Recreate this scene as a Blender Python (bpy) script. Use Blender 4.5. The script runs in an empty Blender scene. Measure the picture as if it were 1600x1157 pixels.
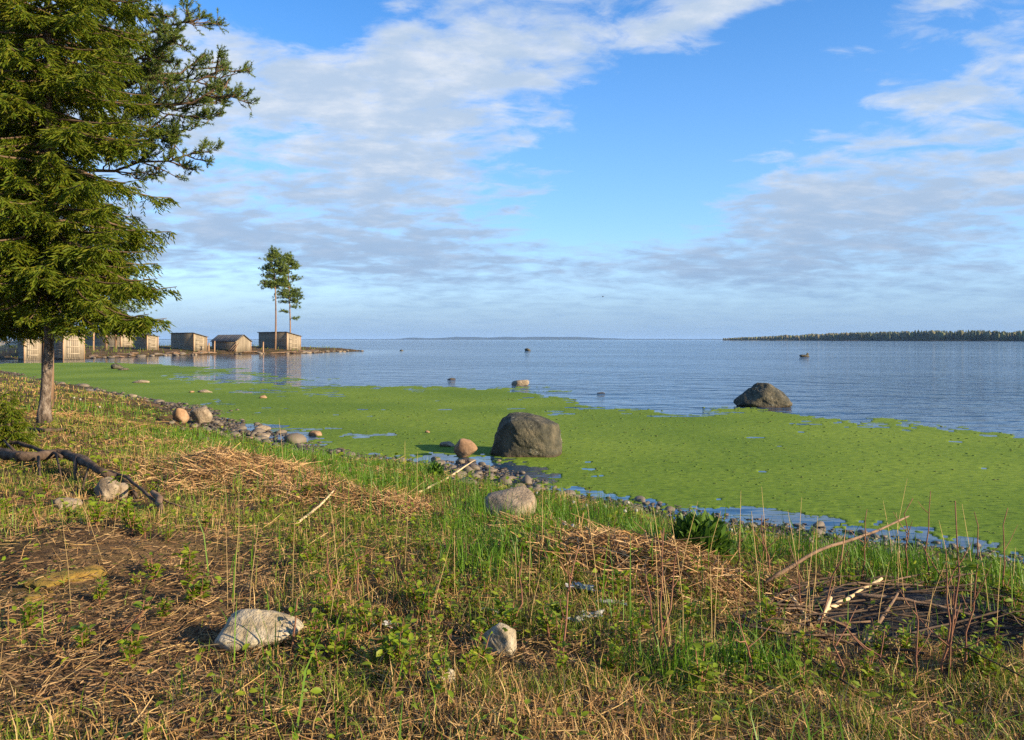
import bpy, math, random
import numpy as np
from mathutils import Vector
R = math.radians
scene = bpy.context.scene
C = scene.collection
rng = np.random.default_rng(7)
random.seed(7)

# ------------------------------------------------------------------ camera
F, CX, HY, EYE = 1280.0, 800.0, 531.0, 2.3          # focal length in photo pixels, centre column, horizon row, eye height over the lake
cam = bpy.data.objects.new('camera', bpy.data.cameras.new('camera'))
C.objects.link(cam)
cam.location = (0, 0, EYE)
cam.rotation_euler = (R(90), 0, 0)
cam.data.sensor_fit = 'HORIZONTAL'; cam.data.sensor_width = 36.0
cam.data.lens = 36.0 * F / 1600.0
cam.data.shift_y = -(578.5 - HY) / 1600.0
cam.data.clip_start = 0.05; cam.data.clip_end = 80000
scene.camera = cam

# ------------------------------------------------------------------ light
SUN_EL, SUN_AZ = R(19), R(115)                        # azimuth clockwise from +Y
sdir = Vector((math.cos(SUN_EL) * math.sin(SUN_AZ), math.cos(SUN_EL) * math.cos(SUN_AZ), math.sin(SUN_EL)))
sl = bpy.data.lights.new('sun', 'SUN'); sl.energy = 5.0; sl.angle = R(0.53); sl.color = (1.0, 0.82, 0.56)
so = bpy.data.objects.new('sun', sl); C.objects.link(so)
so.rotation_euler = (-sdir).to_track_quat('-Z', 'Y').to_euler(); so.location = (30, -15, 25)

scene.view_settings.view_transform = 'Standard'; scene.view_settings.look = 'None'
scene.view_settings.exposure = 1.15; scene.view_settings.gamma = 1.0; scene.view_settings.use_curve_mapping = False
scene.render.engine = 'CYCLES'
cy = scene.cycles
cy.max_bounces = 8; cy.diffuse_bounces = 2; cy.glossy_bounces = 3; cy.transmission_bounces = 3
cy.transparent_max_bounces = 12; cy.volume_bounces = 0
cy.use_denoising = False
cy.sample_clamp_indirect = 4.0

world = bpy.data.worlds.new('World'); scene.world = world; world.use_nodes = True
wt = world.node_tree; wt.nodes.clear()
def wn(t, **kw):
    n = wt.nodes.new(t)
    for k, v in kw.items(): setattr(n, k, v)
    return n
def M(op, a, b=None, c=None, clamp=False, tree=None):
    t = tree or wt
    n = t.nodes.new('ShaderNodeMath'); n.operation = op; n.use_clamp = clamp
    for i, v in enumerate((a, b, c)):
        if v is None: continue
        if isinstance(v, (int, float)): n.inputs[i].default_value = v
        else: t.links.new(v, n.inputs[i])
    return n.outputs[0]
def MR(v, a, b, c, d, tree=None, smooth=True):
    t = tree or wt
    n = t.nodes.new('ShaderNodeMapRange')
    n.interpolation_type = 'SMOOTHSTEP' if smooth else 'LINEAR'
    t.links.new(v, n.inputs[0])
    for i, x in enumerate((a, b, c, d)): n.inputs[i + 1].default_value = x
    return n.outputs[0]
def MIX(f, a, b, tree=None, mode='MIX'):
    t = tree or wt
    n = t.nodes.new('ShaderNodeMix'); n.data_type = 'RGBA'; n.blend_type = mode
    if isinstance(f, (int, float)): n.inputs[0].default_value = f
    else: t.links.new(f, n.inputs[0])
    for i, v in ((6, a), (7, b)):
        if isinstance(v, tuple): n.inputs[i].default_value = (*v[:3], 1)
        else: t.links.new(v, n.inputs[i])
    return n.outputs[2]

tc = wn('ShaderNodeTexCoord'); sep = wn('ShaderNodeSeparateXYZ'); wt.links.new(tc.outputs['Generated'], sep.inputs[0])
dx, dy, dz = sep.outputs
az = M('ARCTAN2', dx, dy); el = M('ARCSINE', dz)
inv = M('DIVIDE', 1.0, M('ADD', M('MAXIMUM', dz, 0.0), 0.17))
pl = wn('ShaderNodeCombineXYZ')
wt.links.new(M('MULTIPLY', dx, inv), pl.inputs[0]); wt.links.new(M('MULTIPLY', dy, inv), pl.inputs[1])
def wnoise(scale, detail, rough, off, sx=1.0, sy=1.0, dist=0.0):
    mp = wn('ShaderNodeMapping'); mp.inputs['Location'].default_value = off; mp.inputs['Scale'].default_value = (sx, sy, 1)
    mp.inputs['Rotation'].default_value = (0, 0, R(-12))
    wt.links.new(pl.outputs[0], mp.inputs[0])
    n = wn('ShaderNodeTexNoise'); n.inputs['Scale'].default_value = scale; n.inputs['Detail'].default_value = detail
    n.inputs['Roughness'].default_value = rough; n.inputs['Distortion'].default_value = dist
    wt.links.new(mp.outputs[0], n.inputs['Vector'])
    return n.outputs['Fac']
def blob(px, py, rx, ry, amp, rot=0.0):
    """a bank of cloud (or a clear gap) as a soft patch in azimuth / elevation"""
    a = math.atan((px - CX) / F); e = math.atan((HY - py) / F * math.cos(a))
    da = M('SUBTRACT', az, a); de = M('SUBTRACT', el, e)
    cr, sr = math.cos(R(rot)), math.sin(R(rot))
    u = M('MULTIPLY', M('ADD', M('MULTIPLY', da, cr), M('MULTIPLY', de, sr)), F / rx)
    v = M('MULTIPLY', M('ADD', M('MULTIPLY', da, -sr), M('MULTIPLY', de, cr)), F / ry)
    q = M('ADD', M('MULTIPLY', u, u), M('MULTIPLY', v, v))
    return M('MULTIPLY', M('EXPONENT', M('MULTIPLY', q, -1.0)), amp)
big = wnoise(1.5, 7, 0.60, (3.1, 1.7, 0), dist=0.3)
rip = wnoise(7.0, 7, 0.60, (7.3, 2.2, 0), 0.85, 1.1, 0.35)
field = M('ADD', M('MULTIPLY', M('SUBTRACT', big, 0.5), 1.5), M('MULTIPLY', M('SUBTRACT', rip, 0.5), 1.7))
field = M('MULTIPLY', field, MR(el, 0.01, 0.17, 0.30, 1.0))
field = M('ADD', field, 0.42)
for b in [(470, 250, 330, 210, 0.37), (700, 100, 190, 110, 0.36, 25), (640, 290, 140, 90, 0.2), (250, 120, 150, 120, 0.2),
          (500, 15, 170, 45, -0.5, 0), (1000, 270, 200, 110, -0.62, 30), (1150, 110, 330, 75, -0.4), (1000, 130, 110, 60, -0.2),
          (1250, 180, 150, 50, -0.25), (850, 335, 160, 28, -0.25),
          (1330, 300, 260, 52, 0.35, -4), (1500, 180, 210, 95, 0.36), (1110, 25, 190, 34, 0.46, 14), (1180, 225, 150, 45, 0.22, -10), (1000, 60, 130, 22, 0.25, 14),
          (1000, 140, 50, 22, 0.3), (850, 60, 80, 70, 0.2), (1100, 400, 400, 45, 0.25), (360, 455, 260, 40, -0.30)]:
    field = M('ADD', field, blob(*b))
band = M('MULTIPLY', M('EXPONENT', M('MULTIPLY', M('POWER', M('DIVIDE', M('SUBTRACT', el, 0.085), 0.055), 2.0), -1.0)), 0.24)
field = M('ADD', field, band)
dens = MR(field, 0.34, 0.98, 0.0, 0.95)
sky = wn('ShaderNodeTexSky', sky_type='NISHITA', sun_disc=False, sun_elevation=SUN_EL, sun_rotation=SUN_AZ)
sky.altitude = 0; sky.air_density = 1.0; sky.dust_density = 0.3; sky.ozone_density = 2.5
hs = wn('ShaderNodeHueSaturation'); hs.inputs['Saturation'].default_value = 1.35; hs.inputs['Value'].default_value = 1.0
wt.links.new(sky.outputs[0], hs.inputs['Color'])
SKY_STRENGTH = 0.09
blue = MIX(1.0, hs.outputs[0], (1.04, 1.03, 1.24), mode='MULTIPLY')
shade = MR(M('ADD', M('MULTIPLY', wnoise(6.5, 7, 0.62, (1.3, 5.2, 0), .85, 1.1), 1.0), M('MULTIPLY', dens, 0.25)), 0.42, 0.85, 0.0, 1.0)
lit = MIX(shade, (4.25, 4.45, 4.75), (2.55, 3.2, 4.1))
low = MR(el, 0.04, 0.26, 1.0, 0.0)
cloudc = MIX(M('MULTIPLY', low, 0.85), lit, (1.45, 2.2, 3.35))
blue = MIX(MR(el, 0.0, 0.5, 0.42, 0.06), blue, (2.1, 3.9, 6.5))
skyc = MIX(dens, blue, cloudc)
# the thick low air at the horizon
skyc = MIX(MR(el, 0.0, 0.09, 0.75, 0.0), skyc, (1.0, 1.95, 3.35))
bg = wn('ShaderNodeBackground'); bg.inputs['Strength'].default_value = SKY_STRENGTH
wt.links.new(skyc, bg.inputs['Color'])
ow = wn('ShaderNodeOutputWorld'); wt.links.new(bg.outputs[0], ow.inputs[0])

# ------------------------------------------------------------------ numeric helpers
def _hash(ix, iy, seed):
    h = (ix.astype(np.int64) * 374761393 + iy.astype(np.int64) * 668265263 + seed * 974634777) & 0x7fffffff
    h = ((h ^ (h >> 13)) * 1274126177) & 0x7fffffff
    return ((h ^ (h >> 16)) & 0xffff) / 65535.0
def vnoise(x, y, seed=0):
    x = np.asarray(x, float); y = np.asarray(y, float)
    ix, iy = np.floor(x), np.floor(y); fx, fy = x - ix, y - iy
    fx = fx * fx * (3 - 2 * fx); fy = fy * fy * (3 - 2 * fy)
    a, b = _hash(ix, iy, seed), _hash(ix + 1, iy, seed); c, d = _hash(ix, iy + 1, seed), _hash(ix + 1, iy + 1, seed)
    return (a * (1 - fx) + b * fx) * (1 - fy) + (c * (1 - fx) + d * fx) * fy
def fbm(x, y, seed=0, oct=4):
    s, a, t = 0, 0.5, 0
    for o in range(oct):
        s = s + a * vnoise(np.asarray(x) * 2 ** o, np.asarray(y) * 2 ** o, seed + o * 17); t += a; a *= 0.5
    return s / t
def poly_sd(x, y, P):
    """signed distance to polygon, positive inside"""
    x = np.asarray(x, float); y = np.asarray(y, float)
    best = np.full(x.shape, 1e18); ins = np.zeros(x.shape, bool)
    n = len(P)
    for i in range(n):
        ax, ay = P[i]; bx, by = P[(i + 1) % n]
        ex, ey = bx - ax, by - ay
        t = np.clip(((x - ax) * ex + (y - ay) * ey) / (ex * ex + ey * ey + 1e-12), 0, 1)
        q = (x - ax - t * ex) ** 2 + (y - ay - t * ey) ** 2
        best = np.minimum(best, q)
        if ay != by:
            cr = ((ay > y) != (by > y)) & (x < (bx - ax) * (y - ay) / (by - ay) + ax)
            ins ^= cr
    d = np.sqrt(best)
    return np.where(ins, d, -d)

SHORE = [(34, -14), (12, 2.5), (8, 5.6), (5.18, 8.3), (3.71, 9.5), (2.42, 10.35), (1.35, 11.6), (.29, 12.6), (-.9, 14.6), (-3.2, 16.0), (-5.2, 18.5),
         (-7.3, 20.9), (-10.5, 27), (-15.8, 33), (-23, 42), (-37, 59), (-50, 74), (-62, 90), (-61, 95), (-52, 97), (-50.0, 103), (-49.5, 112), (-48.8, 119), (-46, 128),
         (-40.5, 131), (-34.5, 134), (-33, 146), (-31.5, 156), (-29.3, 163), (-33, 168), (-40, 171), (-55, 168), (-75, 178), (-120, 195), (-190, 200), (-190, -60), (34, -60)]
def z_base(x, y):
    s = poly_sd(x, y, SHORE)
    x = np.asarray(x, float); y = np.asarray(y, float)
    s = s + (fbm(x * 0.9, y * 0.9, 5) - 0.5) * 1.1 * np.clip((y + 10) / 20, .3, 3)
    ins = np.clip(s, 0, None)
    land = .06 * np.minimum(ins, .9) + 0.50 * (1 - np.exp(-np.clip(ins - .7, 0, None) / 2.5)) + np.minimum(0.033 * ins, 0.55)
    water = np.maximum(s * 0.10, -2.5)
    z = np.where(s > 0, land, water)
    rough = np.clip(ins / 1.5, 0, 1)
    z = z + rough * ((fbm(x * 0.8, y * 0.8, 21) - 0.5) * 0.16 + (fbm(x * 3.2, y * 3.2, 33) - 0.5) * 0.10)
    return z
BUMPS = []
def z_at(x, y):
    z = z_base(x, y)
    for bx, by, sx, sy, h, r in BUMPS:
        c, s_ = math.cos(r), math.sin(r)
        u = ((x - bx) * c + (y - by) * s_) / sx; v = (-(x - bx) * s_ + (y - by) * c) / sy
        z = z + h * np.exp(-(u * u + v * v))
    return z
_ts = np.concatenate([np.linspace(2, 30, 1400), np.linspace(30.05, 210, 1800)])
def G(px, py, f=None):
    """the point of the ground (or the lake) seen at photo pixel px, py"""
    u = (px - CX) / F; v = (HY - py) / F
    z = np.maximum((f or z_at)(u * _ts, _ts), 0.0)
    hit = np.nonzero(EYE + v * _ts <= z)[0]
    i = hit[0] if len(hit) else len(_ts) - 1
    t = _ts[i]
    return np.array([u * t, t, float(z[i])])
def lake(px, py):
    t = EYE * F / (py - HY); return np.array([(px - CX) / F * t, t, 0.0])
def blobs(lst):
    out = []
    for px, py, rx, ry, amp in lst:
        c = G(px, py); a = G(px, py - ry); b = G(px, py + ry)
        out.append((c[0], c[1], rx / F * c[1], max(0.1, (a[1] - b[1]) / 2), amp))
    return out
def bmask(x, y, bl):
    m = np.zeros(np.shape(x))
    for bx, by, sx, sy, a in bl:
        # follow the sight line a little so that long patches keep their direction
        m = np.maximum(m, a * np.exp(-(((x - bx) / sx) ** 2 + ((y - by) / sy) ** 2)))
    return m

# ------------------------------------------------------------------ mesh helpers
class MB:
    def __init__(s): s.v, s.f, s.n = [], [], 0
    def add(s, v, f, m=0):
        v = np.asarray(v, float).reshape(-1, 3); f = np.asarray(f, np.int64)
        s.v.append(v); s.f.append((f + s.n, m)); s.n += len(v)
    def mesh(s, name, mats, smooth=False):
        me = bpy.data.meshes.new(name)
        v = np.concatenate(s.v)
        me.vertices.add(len(v)); me.vertices.foreach_set('co', v.astype(np.float32).ravel())
        loops = np.concatenate([f.ravel() for f, m in s.f]).astype(np.int32)
        tot = np.concatenate([np.full(len(f), f.shape[1], np.int32) for f, m in s.f])
        mi = np.concatenate([np.full(len(f), m, np.int32) for f, m in s.f])
        st = np.concatenate([[0], np.cumsum(tot)[:-1]]).astype(np.int32)
        me.loops.add(len(loops)); me.loops.foreach_set('vertex_index', loops)
        me.polygons.add(len(tot)); me.polygons.foreach_set('loop_start', st); me.polygons.foreach_set('loop_total', tot)
        me.polygons.foreach_set('material_index', mi)
        if smooth: me.polygons.foreach_set('use_smooth', np.ones(len(tot), bool))
        for m in (mats if isinstance(mats, (list, tuple)) else [mats]): me.materials.append(m)
        me.update(calc_edges=True); me.validate()
        return me
    def build(s, name, mats, parent=None, smooth=False, loc=None):
        return link(name, s.mesh(name, mats, smooth), parent, loc)
def link(name, me, parent=None, loc=None):
    o = bpy.data.objects.new(name, me); C.objects.link(o)
    if parent: o.parent = parent
    if loc is not None: o.location = tuple(float(q) for q in loc)
    return o
def tag(o, label=None, cat=None, group=None, kind=None):
    if label: o['label'] = label
    if cat: o['category'] = cat
    if group: o['group'] = group
    if kind: o['kind'] = kind
    return o
def empty(name, loc, rz=0.0):
    o = bpy.data.objects.new(name, None); C.objects.link(o)
    o.location = tuple(float(q) for q in loc); o.rotation_euler = (0, 0, rz); o.empty_display_size = 0.3
    return o
def tube(pts, rad, sides=5, cap=True):
    P = np.asarray(pts, float); n = len(P); rad = np.broadcast_to(np.asarray(rad, float), (n,))
    T = np.gradient(P, axis=0); T /= np.linalg.norm(T, axis=1)[:, None] + 1e-12
    ref = np.array([0, 0, 1.0]) if abs(T[0][2]) < 0.9 else np.array([1.0, 0, 0])
    V = []
    for i in range(n):
        a = np.cross(T[i], ref); a /= np.linalg.norm(a) + 1e-12; b = np.cross(T[i], a)
        t = np.arange(sides) * 2 * np.pi / sides
        V.append(P[i] + rad[i] * (np.cos(t)[:, None] * a + np.sin(t)[:, None] * b))
    V = np.concatenate(V)
    q = []
    for i in range(n - 1):
        for j in range(sides):
            k = (j + 1) % sides
            q.append((i * sides + j, i * sides + k, (i + 1) * sides + k, (i + 1) * sides + j))
    q = np.array(q)
    tr = np.concatenate([q[:, [0, 1, 2]], q[:, [0, 2, 3]]])
    if cap:
        V = np.concatenate([V, P[:1], P[-1:]]); a, b = len(V) - 2, len(V) - 1
        c = [(a, (j + 1) % sides, j) for j in range(sides)] + [(b, (n - 1) * sides + j, (n - 1) * sides + (j + 1) % sides) for j in range(sides)]
        tr = np.concatenate([tr, np.array(c)])
    return V, tr
def box(c, ux, uy, uz):
    """box from corner c and three edge vectors"""
    c, ux, uy, uz = (np.asarray(q, float) for q in (c, ux, uy, uz))
    v = [c + i * ux + j * uy + k * uz for k in (0, 1) for j in (0, 1) for i in (0, 1)]
    f = [(0, 2, 3, 1), (4, 5, 7, 6), (0, 1, 5, 4), (2, 6, 7, 3), (0, 4, 6, 2), (1, 3, 7, 5)]
    return np.array(v), np.array(f)
def norm(a): return a / (np.linalg.norm(a, axis=-1, keepdims=True) + 1e-12)
def blades(p, h, w, a, lean, twist=None):
    """N curved three-triangle blades rooted at p"""
    N = len(p); d = np.stack([np.cos(a), np.sin(a), np.zeros(N)], 1)
    tw = a + np.pi / 2 if twist is None else twist
    s = np.stack([np.cos(tw), np.sin(tw), np.zeros(N)], 1) * (w / 2)[:, None]
    up = np.array([0, 0, 1.0])
    m = p + d * (lean * h * 0.30)[:, None] + up * (h * (0.55 - 0.08 * lean))[:, None]
    t = p + d * (lean * h * 0.95)[:, None] + up * (h * np.clip(1 - 0.40 * lean, .1, 1))[:, None]
    V = np.stack([p - s, p + s, m + s * .8, m - s * .8, t], 1).reshape(-1, 3)
    b = np.arange(N)[:, None] * 5
    Fc = np.concatenate([b + np.array([0, 1, 2]), b + np.array([0, 2, 3]), b + np.array([3, 2, 4])], 1).reshape(-1, 3)
    return V, Fc
def ribbons(p, d, L, w, bend):
    """N straws: two-segment ribbons from p along d, bent by vector bend at the tip"""
    N = len(p); r = norm(rng.normal(size=(N, 3))); s = norm(np.cross(d, r)) * (w / 2)[:, None]
    m = p + d * (L * .5)[:, None] + bend * .25; t = p + d * L[:, None] + bend
    V = np.stack([p - s, p + s, m + s, m - s, t + s * .6, t - s * .6], 1).reshape(-1, 3)
    b = np.arange(N)[:, None] * 6
    Fc = np.concatenate([b + np.array(q) for q in ([0, 1, 2], [0, 2, 3], [3, 2, 4], [3, 4, 5])], 1).reshape(-1, 3)
    return V, Fc
def leaves(p, d, L, w, fold=0.25):
    """N pointed folded leaves from p along d"""
    N = len(p); up = np.array([0, 0, 1.0]) + rng.normal(size=(N, 3)) * .35
    s = norm(np.cross(d, up)); nrm = norm(np.cross(s, d)); s = s * (w / 2)[:, None]
    L = L[:, None]
    m1 = p + d * L * .38 - nrm * L * .02; m2 = p + d * L * .72 - nrm * L * .05; t = p + d * L - nrm * L * .16
    li = nrm * (fold * w / 2)[:, None]
    V = np.stack([p, m1 + s + li, m1, m1 - s + li, m2 + s * .75 + li, m2, m2 - s * .75 + li, t], 1).reshape(-1, 3)
    b = np.arange(N)[:, None] * 8
    tri = ([0, 1, 2], [0, 2, 3], [1, 4, 5], [1, 5, 2], [2, 5, 6], [2, 6, 3], [4, 7, 5], [5, 7, 6])
    return V, np.concatenate([b + np.array(q) for q in tri], 1).reshape(-1, 3)
def sprigs(p, d, L, w):
    """N needle-clad twiglets: two crossed kites each"""
    N = len(p); r = norm(rng.normal(size=(N, 3))); s = norm(np.cross(d, r)); n = np.cross(s, d)
    m = p + d * (L * .45)[:, None]; t = p + d * L[:, None]; W = (w / 2)[:, None]
    V = np.stack([p, m + s * W, t, m - s * W, m + n * W, m - n * W], 1).reshape(-1, 3)
    b = np.arange(N)[:, None] * 6
    return V, np.concatenate([b + np.array(q) for q in ([0, 1, 2], [0, 2, 3], [0, 4, 2], [0, 2, 5])], 1).reshape(-1, 3)
def needles(p, d, L, w):
    """N single needles (one thin triangle each)"""
    N = len(p); r = norm(rng.normal(size=(N, 3))); s = norm(np.cross(d, r)) * (w / 2)[:, None]
    V = np.stack([p - s, p + s, p + d * L[:, None]], 1).reshape(-1, 3)
    return V, (np.arange(N)[:, None] * 3 + np.array([0, 1, 2]))

_ico = {}
def ico(sub):
    if sub not in _ico:
        import bmesh
        bm = bmesh.new(); bmesh.ops.create_icosphere(bm, subdivisions=sub, radius=1)
        bm.verts.ensure_lookup_table()
        _ico[sub] = (np.array([v.co[:] for v in bm.verts]), np.array([[v.index for v in f.verts] for f in bm.faces])); bm.free()
    return _ico[sub]
def rock(dims, planes=None, sub=4, amp=0.05, seed=0, k=14.0, nplanes=14):
    """weathered stone: a soft intersection of planes, roughened; z=0 is its middle"""
    n, f = ico(sub); n = n.copy()
    r0 = np.random.default_rng(seed)
    if planes is None:
        pn = norm(r0.normal(size=(nplanes, 3))); pd = r0.uniform(.78, 1.05, nplanes)
    else:
        a = np.array(planes, float); pn = norm(a[:, :3]); pd = a[:, 3]
    q = np.maximum(n @ pn.T, 1e-3) / pd[None]
    rad = np.minimum((np.sum(q ** k, 1)) ** (-1 / k), 1.3)
    o = seed * 3.7
    rad *= 1 + amp * 2 * (fbm(n[:, 0] * 2.2 + n[:, 2] * 1.3 + o, n[:, 1] * 2.2 - n[:, 2] + o, seed, 5) - .5) + amp * .9 * (fbm(n[:, 0] * 7 + n[:, 2] * 4 + o, n[:, 1] * 7 - n[:, 2] * 5, seed + 3, 4) - .5)
    return n * rad[:, None] * np.asarray(dims, float) / 2, f

# ------------------------------------------------------------------ materials
def mat(name, cols, scale=4.0, rough=0.85, bump=0.3, bscale=None, detail=6, island=None, trans=0.0, coord='Object', stretch=(1, 1, 1), spec=0.3, wet=None, bdist=0.02, pos=None, tone=None, lichen=None):
    """noise-mixed colours; island: list of colours picked per leaf/blade; trans: share of light let through"""
    m = bpy.data.materials.new(name); m.use_nodes = True; t = m.node_tree; t.nodes.clear()
    N = t.nodes.new; L = t.links.new
    out = N('ShaderNodeOutputMaterial')
    tcn = N('ShaderNodeTexCoord'); mp = N('ShaderNodeMapping'); mp.inputs['Scale'].default_value = stretch
    L(tcn.outputs[coord], mp.inputs[0])
    def ramp(src, cs, ps=None):
        r = N('ShaderNodeValToRGB'); e = r.color_ramp.elements
        while len(e) < len(cs): e.new(0.5)
        for i, c in enumerate(cs):
            e[i].position = ps[i] if ps else i / max(1, len(cs) - 1); e[i].color = (*c, 1)
        L(src, r.inputs[0]); return r.outputs[0]
    if island:
        g = N('ShaderNodeNewGeometry'); col = ramp(g.outputs['Random Per Island'], island)
    if cols:
        nz = N('ShaderNodeTexNoise'); nz.inputs['Scale'].default_value = scale; nz.inputs['Detail'].default_value = detail; nz.inputs['Roughness'].default_value = .62
        L(mp.outputs[0], nz.inputs['Vector'])
        ps = pos or [0.3 + 0.4 * i / max(1, len(cols) - 1) for i in range(len(cols))]
        c2 = ramp(nz.outputs['Fac'], cols, ps)
        col = MIX(0.5, col, c2, tree=t) if island else c2
    if tone:                                           # slow natural drift of colour over metres: (scale, low, high)
        tz = N('ShaderNodeTexNoise'); tz.inputs['Scale'].default_value = tone[0]; tz.inputs['Detail'].default_value = 6; L(tcn.outputs[coord], tz.inputs['Vector'])
        k_ = MR(tz.outputs['Fac'], .32, .68, tone[1], tone[2], tree=t)
        cb = N('ShaderNodeCombineColor'); L(k_, cb.inputs[0]); L(M('ADD', M('MULTIPLY', k_, .7, tree=t), .3, tree=t), cb.inputs[1]); L(k_, cb.inputs[2])
        col = MIX(1.0, col, cb.outputs[0], tree=t, mode='MULTIPLY')
    if lichen:                                         # crusts of lichen: (scale, colour, amount)
        lz = N('ShaderNodeTexNoise'); lz.inputs['Scale'].default_value = lichen[0]; lz.inputs['Detail'].default_value = 8; lz.inputs['Roughness'].default_value = .7; L(tcn.outputs[coord], lz.inputs['Vector'])
        col = MIX(MR(lz.outputs['Fac'], .62 - lichen[2], .66 - lichen[2], 0., .85, tree=t), col, lichen[1], tree=t)
    if wet:                                            # (height, colour): algae-stained, wet foot of a stone or bank
        g2 = N('ShaderNodeNewGeometry'); sp = N('ShaderNodeSeparateXYZ'); L(g2.outputs['Position'], sp.inputs[0])
        nn = N('ShaderNodeTexNoise'); nn.inputs['Scale'].default_value = 3.0; L(g2.outputs['Position'], nn.inputs['Vector'])
        hh = M('ADD', sp.outputs[2], M('MULTIPLY', M('SUBTRACT', nn.outputs['Fac'], .5), wet[0] * 1.2, tree=t), tree=t)
        col = MIX(MR(hh, wet[0] * .55, wet[0], 1.0, 0.0, tree=t), col, wet[1], tree=t)
    nrm = None
    if bump:
        bz = N('ShaderNodeTexNoise'); bz.inputs['Scale'].default_value = bscale or scale * 4; bz.inputs['Detail'].default_value = 5
        bz.inputs['Roughness'].default_value = .65
        L(mp.outputs[0], bz.inputs['Vector'])
        bn = N('ShaderNodeBump'); bn.inputs['Strength'].default_value = bump; bn.inputs['Distance'].default_value = bdist
        L(bz.outputs['Fac'], bn.inputs['Height']); nrm = bn.outputs[0]
    p = N('ShaderNodeBsdfPrincipled'); L(col, p.inputs['Base Color']); p.inputs['Roughness'].default_value = rough
    p.inputs['Specular IOR Level'].default_value = spec
    if nrm: L(nrm, p.inputs['Normal'])
    sh = p.outputs[0]
    if trans:
        tr = N('ShaderNodeBsdfTranslucent'); L(col, tr.inputs['Color'])
        mx = N('ShaderNodeMixShader'); mx.inputs[0].default_value = trans
        L(sh, mx.inputs[1]); L(tr.outputs[0], mx.inputs[2]); sh = mx.outputs[0]
    L(sh, out.inputs[0])
    return m

m_grass = mat('grass', None, island=[(.09, .15, .010), (.15, .22, .014), (.20, .25, .02), (.11, .17, .012), (.25, .24, .045)], rough=.55, bump=0, trans=.35)
m_lush = mat('lush grass', None, island=[(.055, .14, .008), (.09, .20, .011), (.13, .24, .015), (.07, .16, .010)], rough=.5, bump=0, trans=.35)
m_straw = mat('dry straw', None, island=[(.29, .17, .055), (.44, .28, .10), (.21, .11, .04), (.50, .35, .15), (.33, .18, .065), (.15, .075, .032)], rough=.75, bump=0, trans=.12)
m_reed = mat('dry reed', None, island=[(.36, .20, .075), (.50, .31, .13), (.22, .11, .042), (.56, .38, .18), (.30, .16, .06), (.14, .07, .03)], rough=.7, bump=0, trans=.08)
m_litter = mat('plant litter', None, island=[(.10, .055, .028), (.22, .12, .05), (.06, .038, .022), (.34, .22, .10), (.15, .085, .04)], rough=.85, bump=0)
m_leaf = mat('weed leaf', None, island=[(.15, .225, .010), (.22, .285, .012), (.12, .19, .010), (.25, .28, .018)], rough=.5, bump=0, trans=.4)
m_dark_leaf = mat('dark leaf', None, island=[(.04, .095, .012), (.07, .14, .016), (.10, .18, .02)], rough=.45, bump=0, trans=.3)
m_stem = mat('reddish stem', [(.10, .035, .025), (.22, .10, .055), (.28, .16, .08)], scale=9, bump=.2)
m_bark = mat('spruce bark', [(.045, .032, .022), (.15, .11, .08), (.27, .22, .17)], scale=16, bump=1.0, bscale=34, stretch=(1, 1, .4), bdist=.05, pos=[.35, .5, .65])
m_twig = mat('twig bark', [(.08, .05, .03), (.17, .11, .065)], scale=9, bump=.2)
m_pbark = mat('pine bark', [(.10, .058, .034), (.20, .12, .07), (.27, .18, .115)], scale=2.5, bump=.6, bscale=9, stretch=(1, 1, .4))
m_needle = mat('spruce needles', None, island=[(.085, .140, .008), (.145, .205, .011), (.195, .235, .013), (.11, .165, .009), (.23, .22, .018), (.165, .22, .012)], rough=.6, bump=0, trans=.5)
m_pneedle = mat('pine needles', None, island=[(.055, .10, .012), (.10, .15, .018), (.15, .18, .03), (.075, .12, .016)], rough=.55, bump=0, trans=.25)
m_log = mat('weathered log', [(.024, .016, .011), (.075, .048, .030), (.16, .11, .072)], scale=7, bump=.9, bscale=22, stretch=(1, 1, 1), bdist=.02)
m_stick = mat('dry stick', [(.07, .042, .025), (.17, .105, .06), (.27, .18, .11)], scale=8, bump=.4)
m_dark_stick = mat('dark stick', [(.022, .015, .010), (.055, .034, .021), (.10, .064, .038)], scale=8, bump=.4)
m_cut = mat('pale peeled wood', [(.45, .32, .17), (.62, .47, .28)], scale=8, bump=.2)
m_soil = mat('soil', [(.026, .018, .011), (.075, .046, .023), (.14, .088, .040), (.10, .08, .024)], scale=3.1, detail=11, bump=1.0, bscale=30, tone=(.7, .55, 1.15), spec=.1, wet=(.07, (.022, .020, .014)), bdist=.03, coord='Object')
m_boulder = mat('dark granite', [(.022, .023, .016), (.06, .055, .034), (.14, .115, .07)], scale=3.4, detail=11, bump=1.0, bscale=16, bdist=.05, lichen=(5., (.20, .19, .14), .03), wet=(.22, (.055, .036, .018)), rough=.8)
m_granite = mat('pale granite', [(.13, .095, .06), (.25, .19, .125), (.36, .29, .20)], scale=7, detail=11, bump=1.0, bscale=22, bdist=.03, lichen=(8., (.10, .085, .055), .02))
m_brown = mat('brown stone', [(.13, .075, .04), (.27, .16, .085), (.34, .23, .14)], scale=5, detail=8, bump=.4, wet=(.05, (.05, .032, .02)))
m_white = mat('whitish stone', [(.15, .115, .06), (.30, .24, .15), (.41, .35, .25), (.24, .19, .10)], scale=11, detail=11, bump=1.0, bscale=24, bdist=.03, pos=[.3, .45, .6, .75])
m_pebble = mat('shore pebble', None, island=[(.075, .055, .036), (.15, .115, .075), (.042, .034, .024), (.22, .175, .125)], bump=.3, bscale=30, wet=(.05, (.030, .026, .018)), rough=.6)
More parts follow.
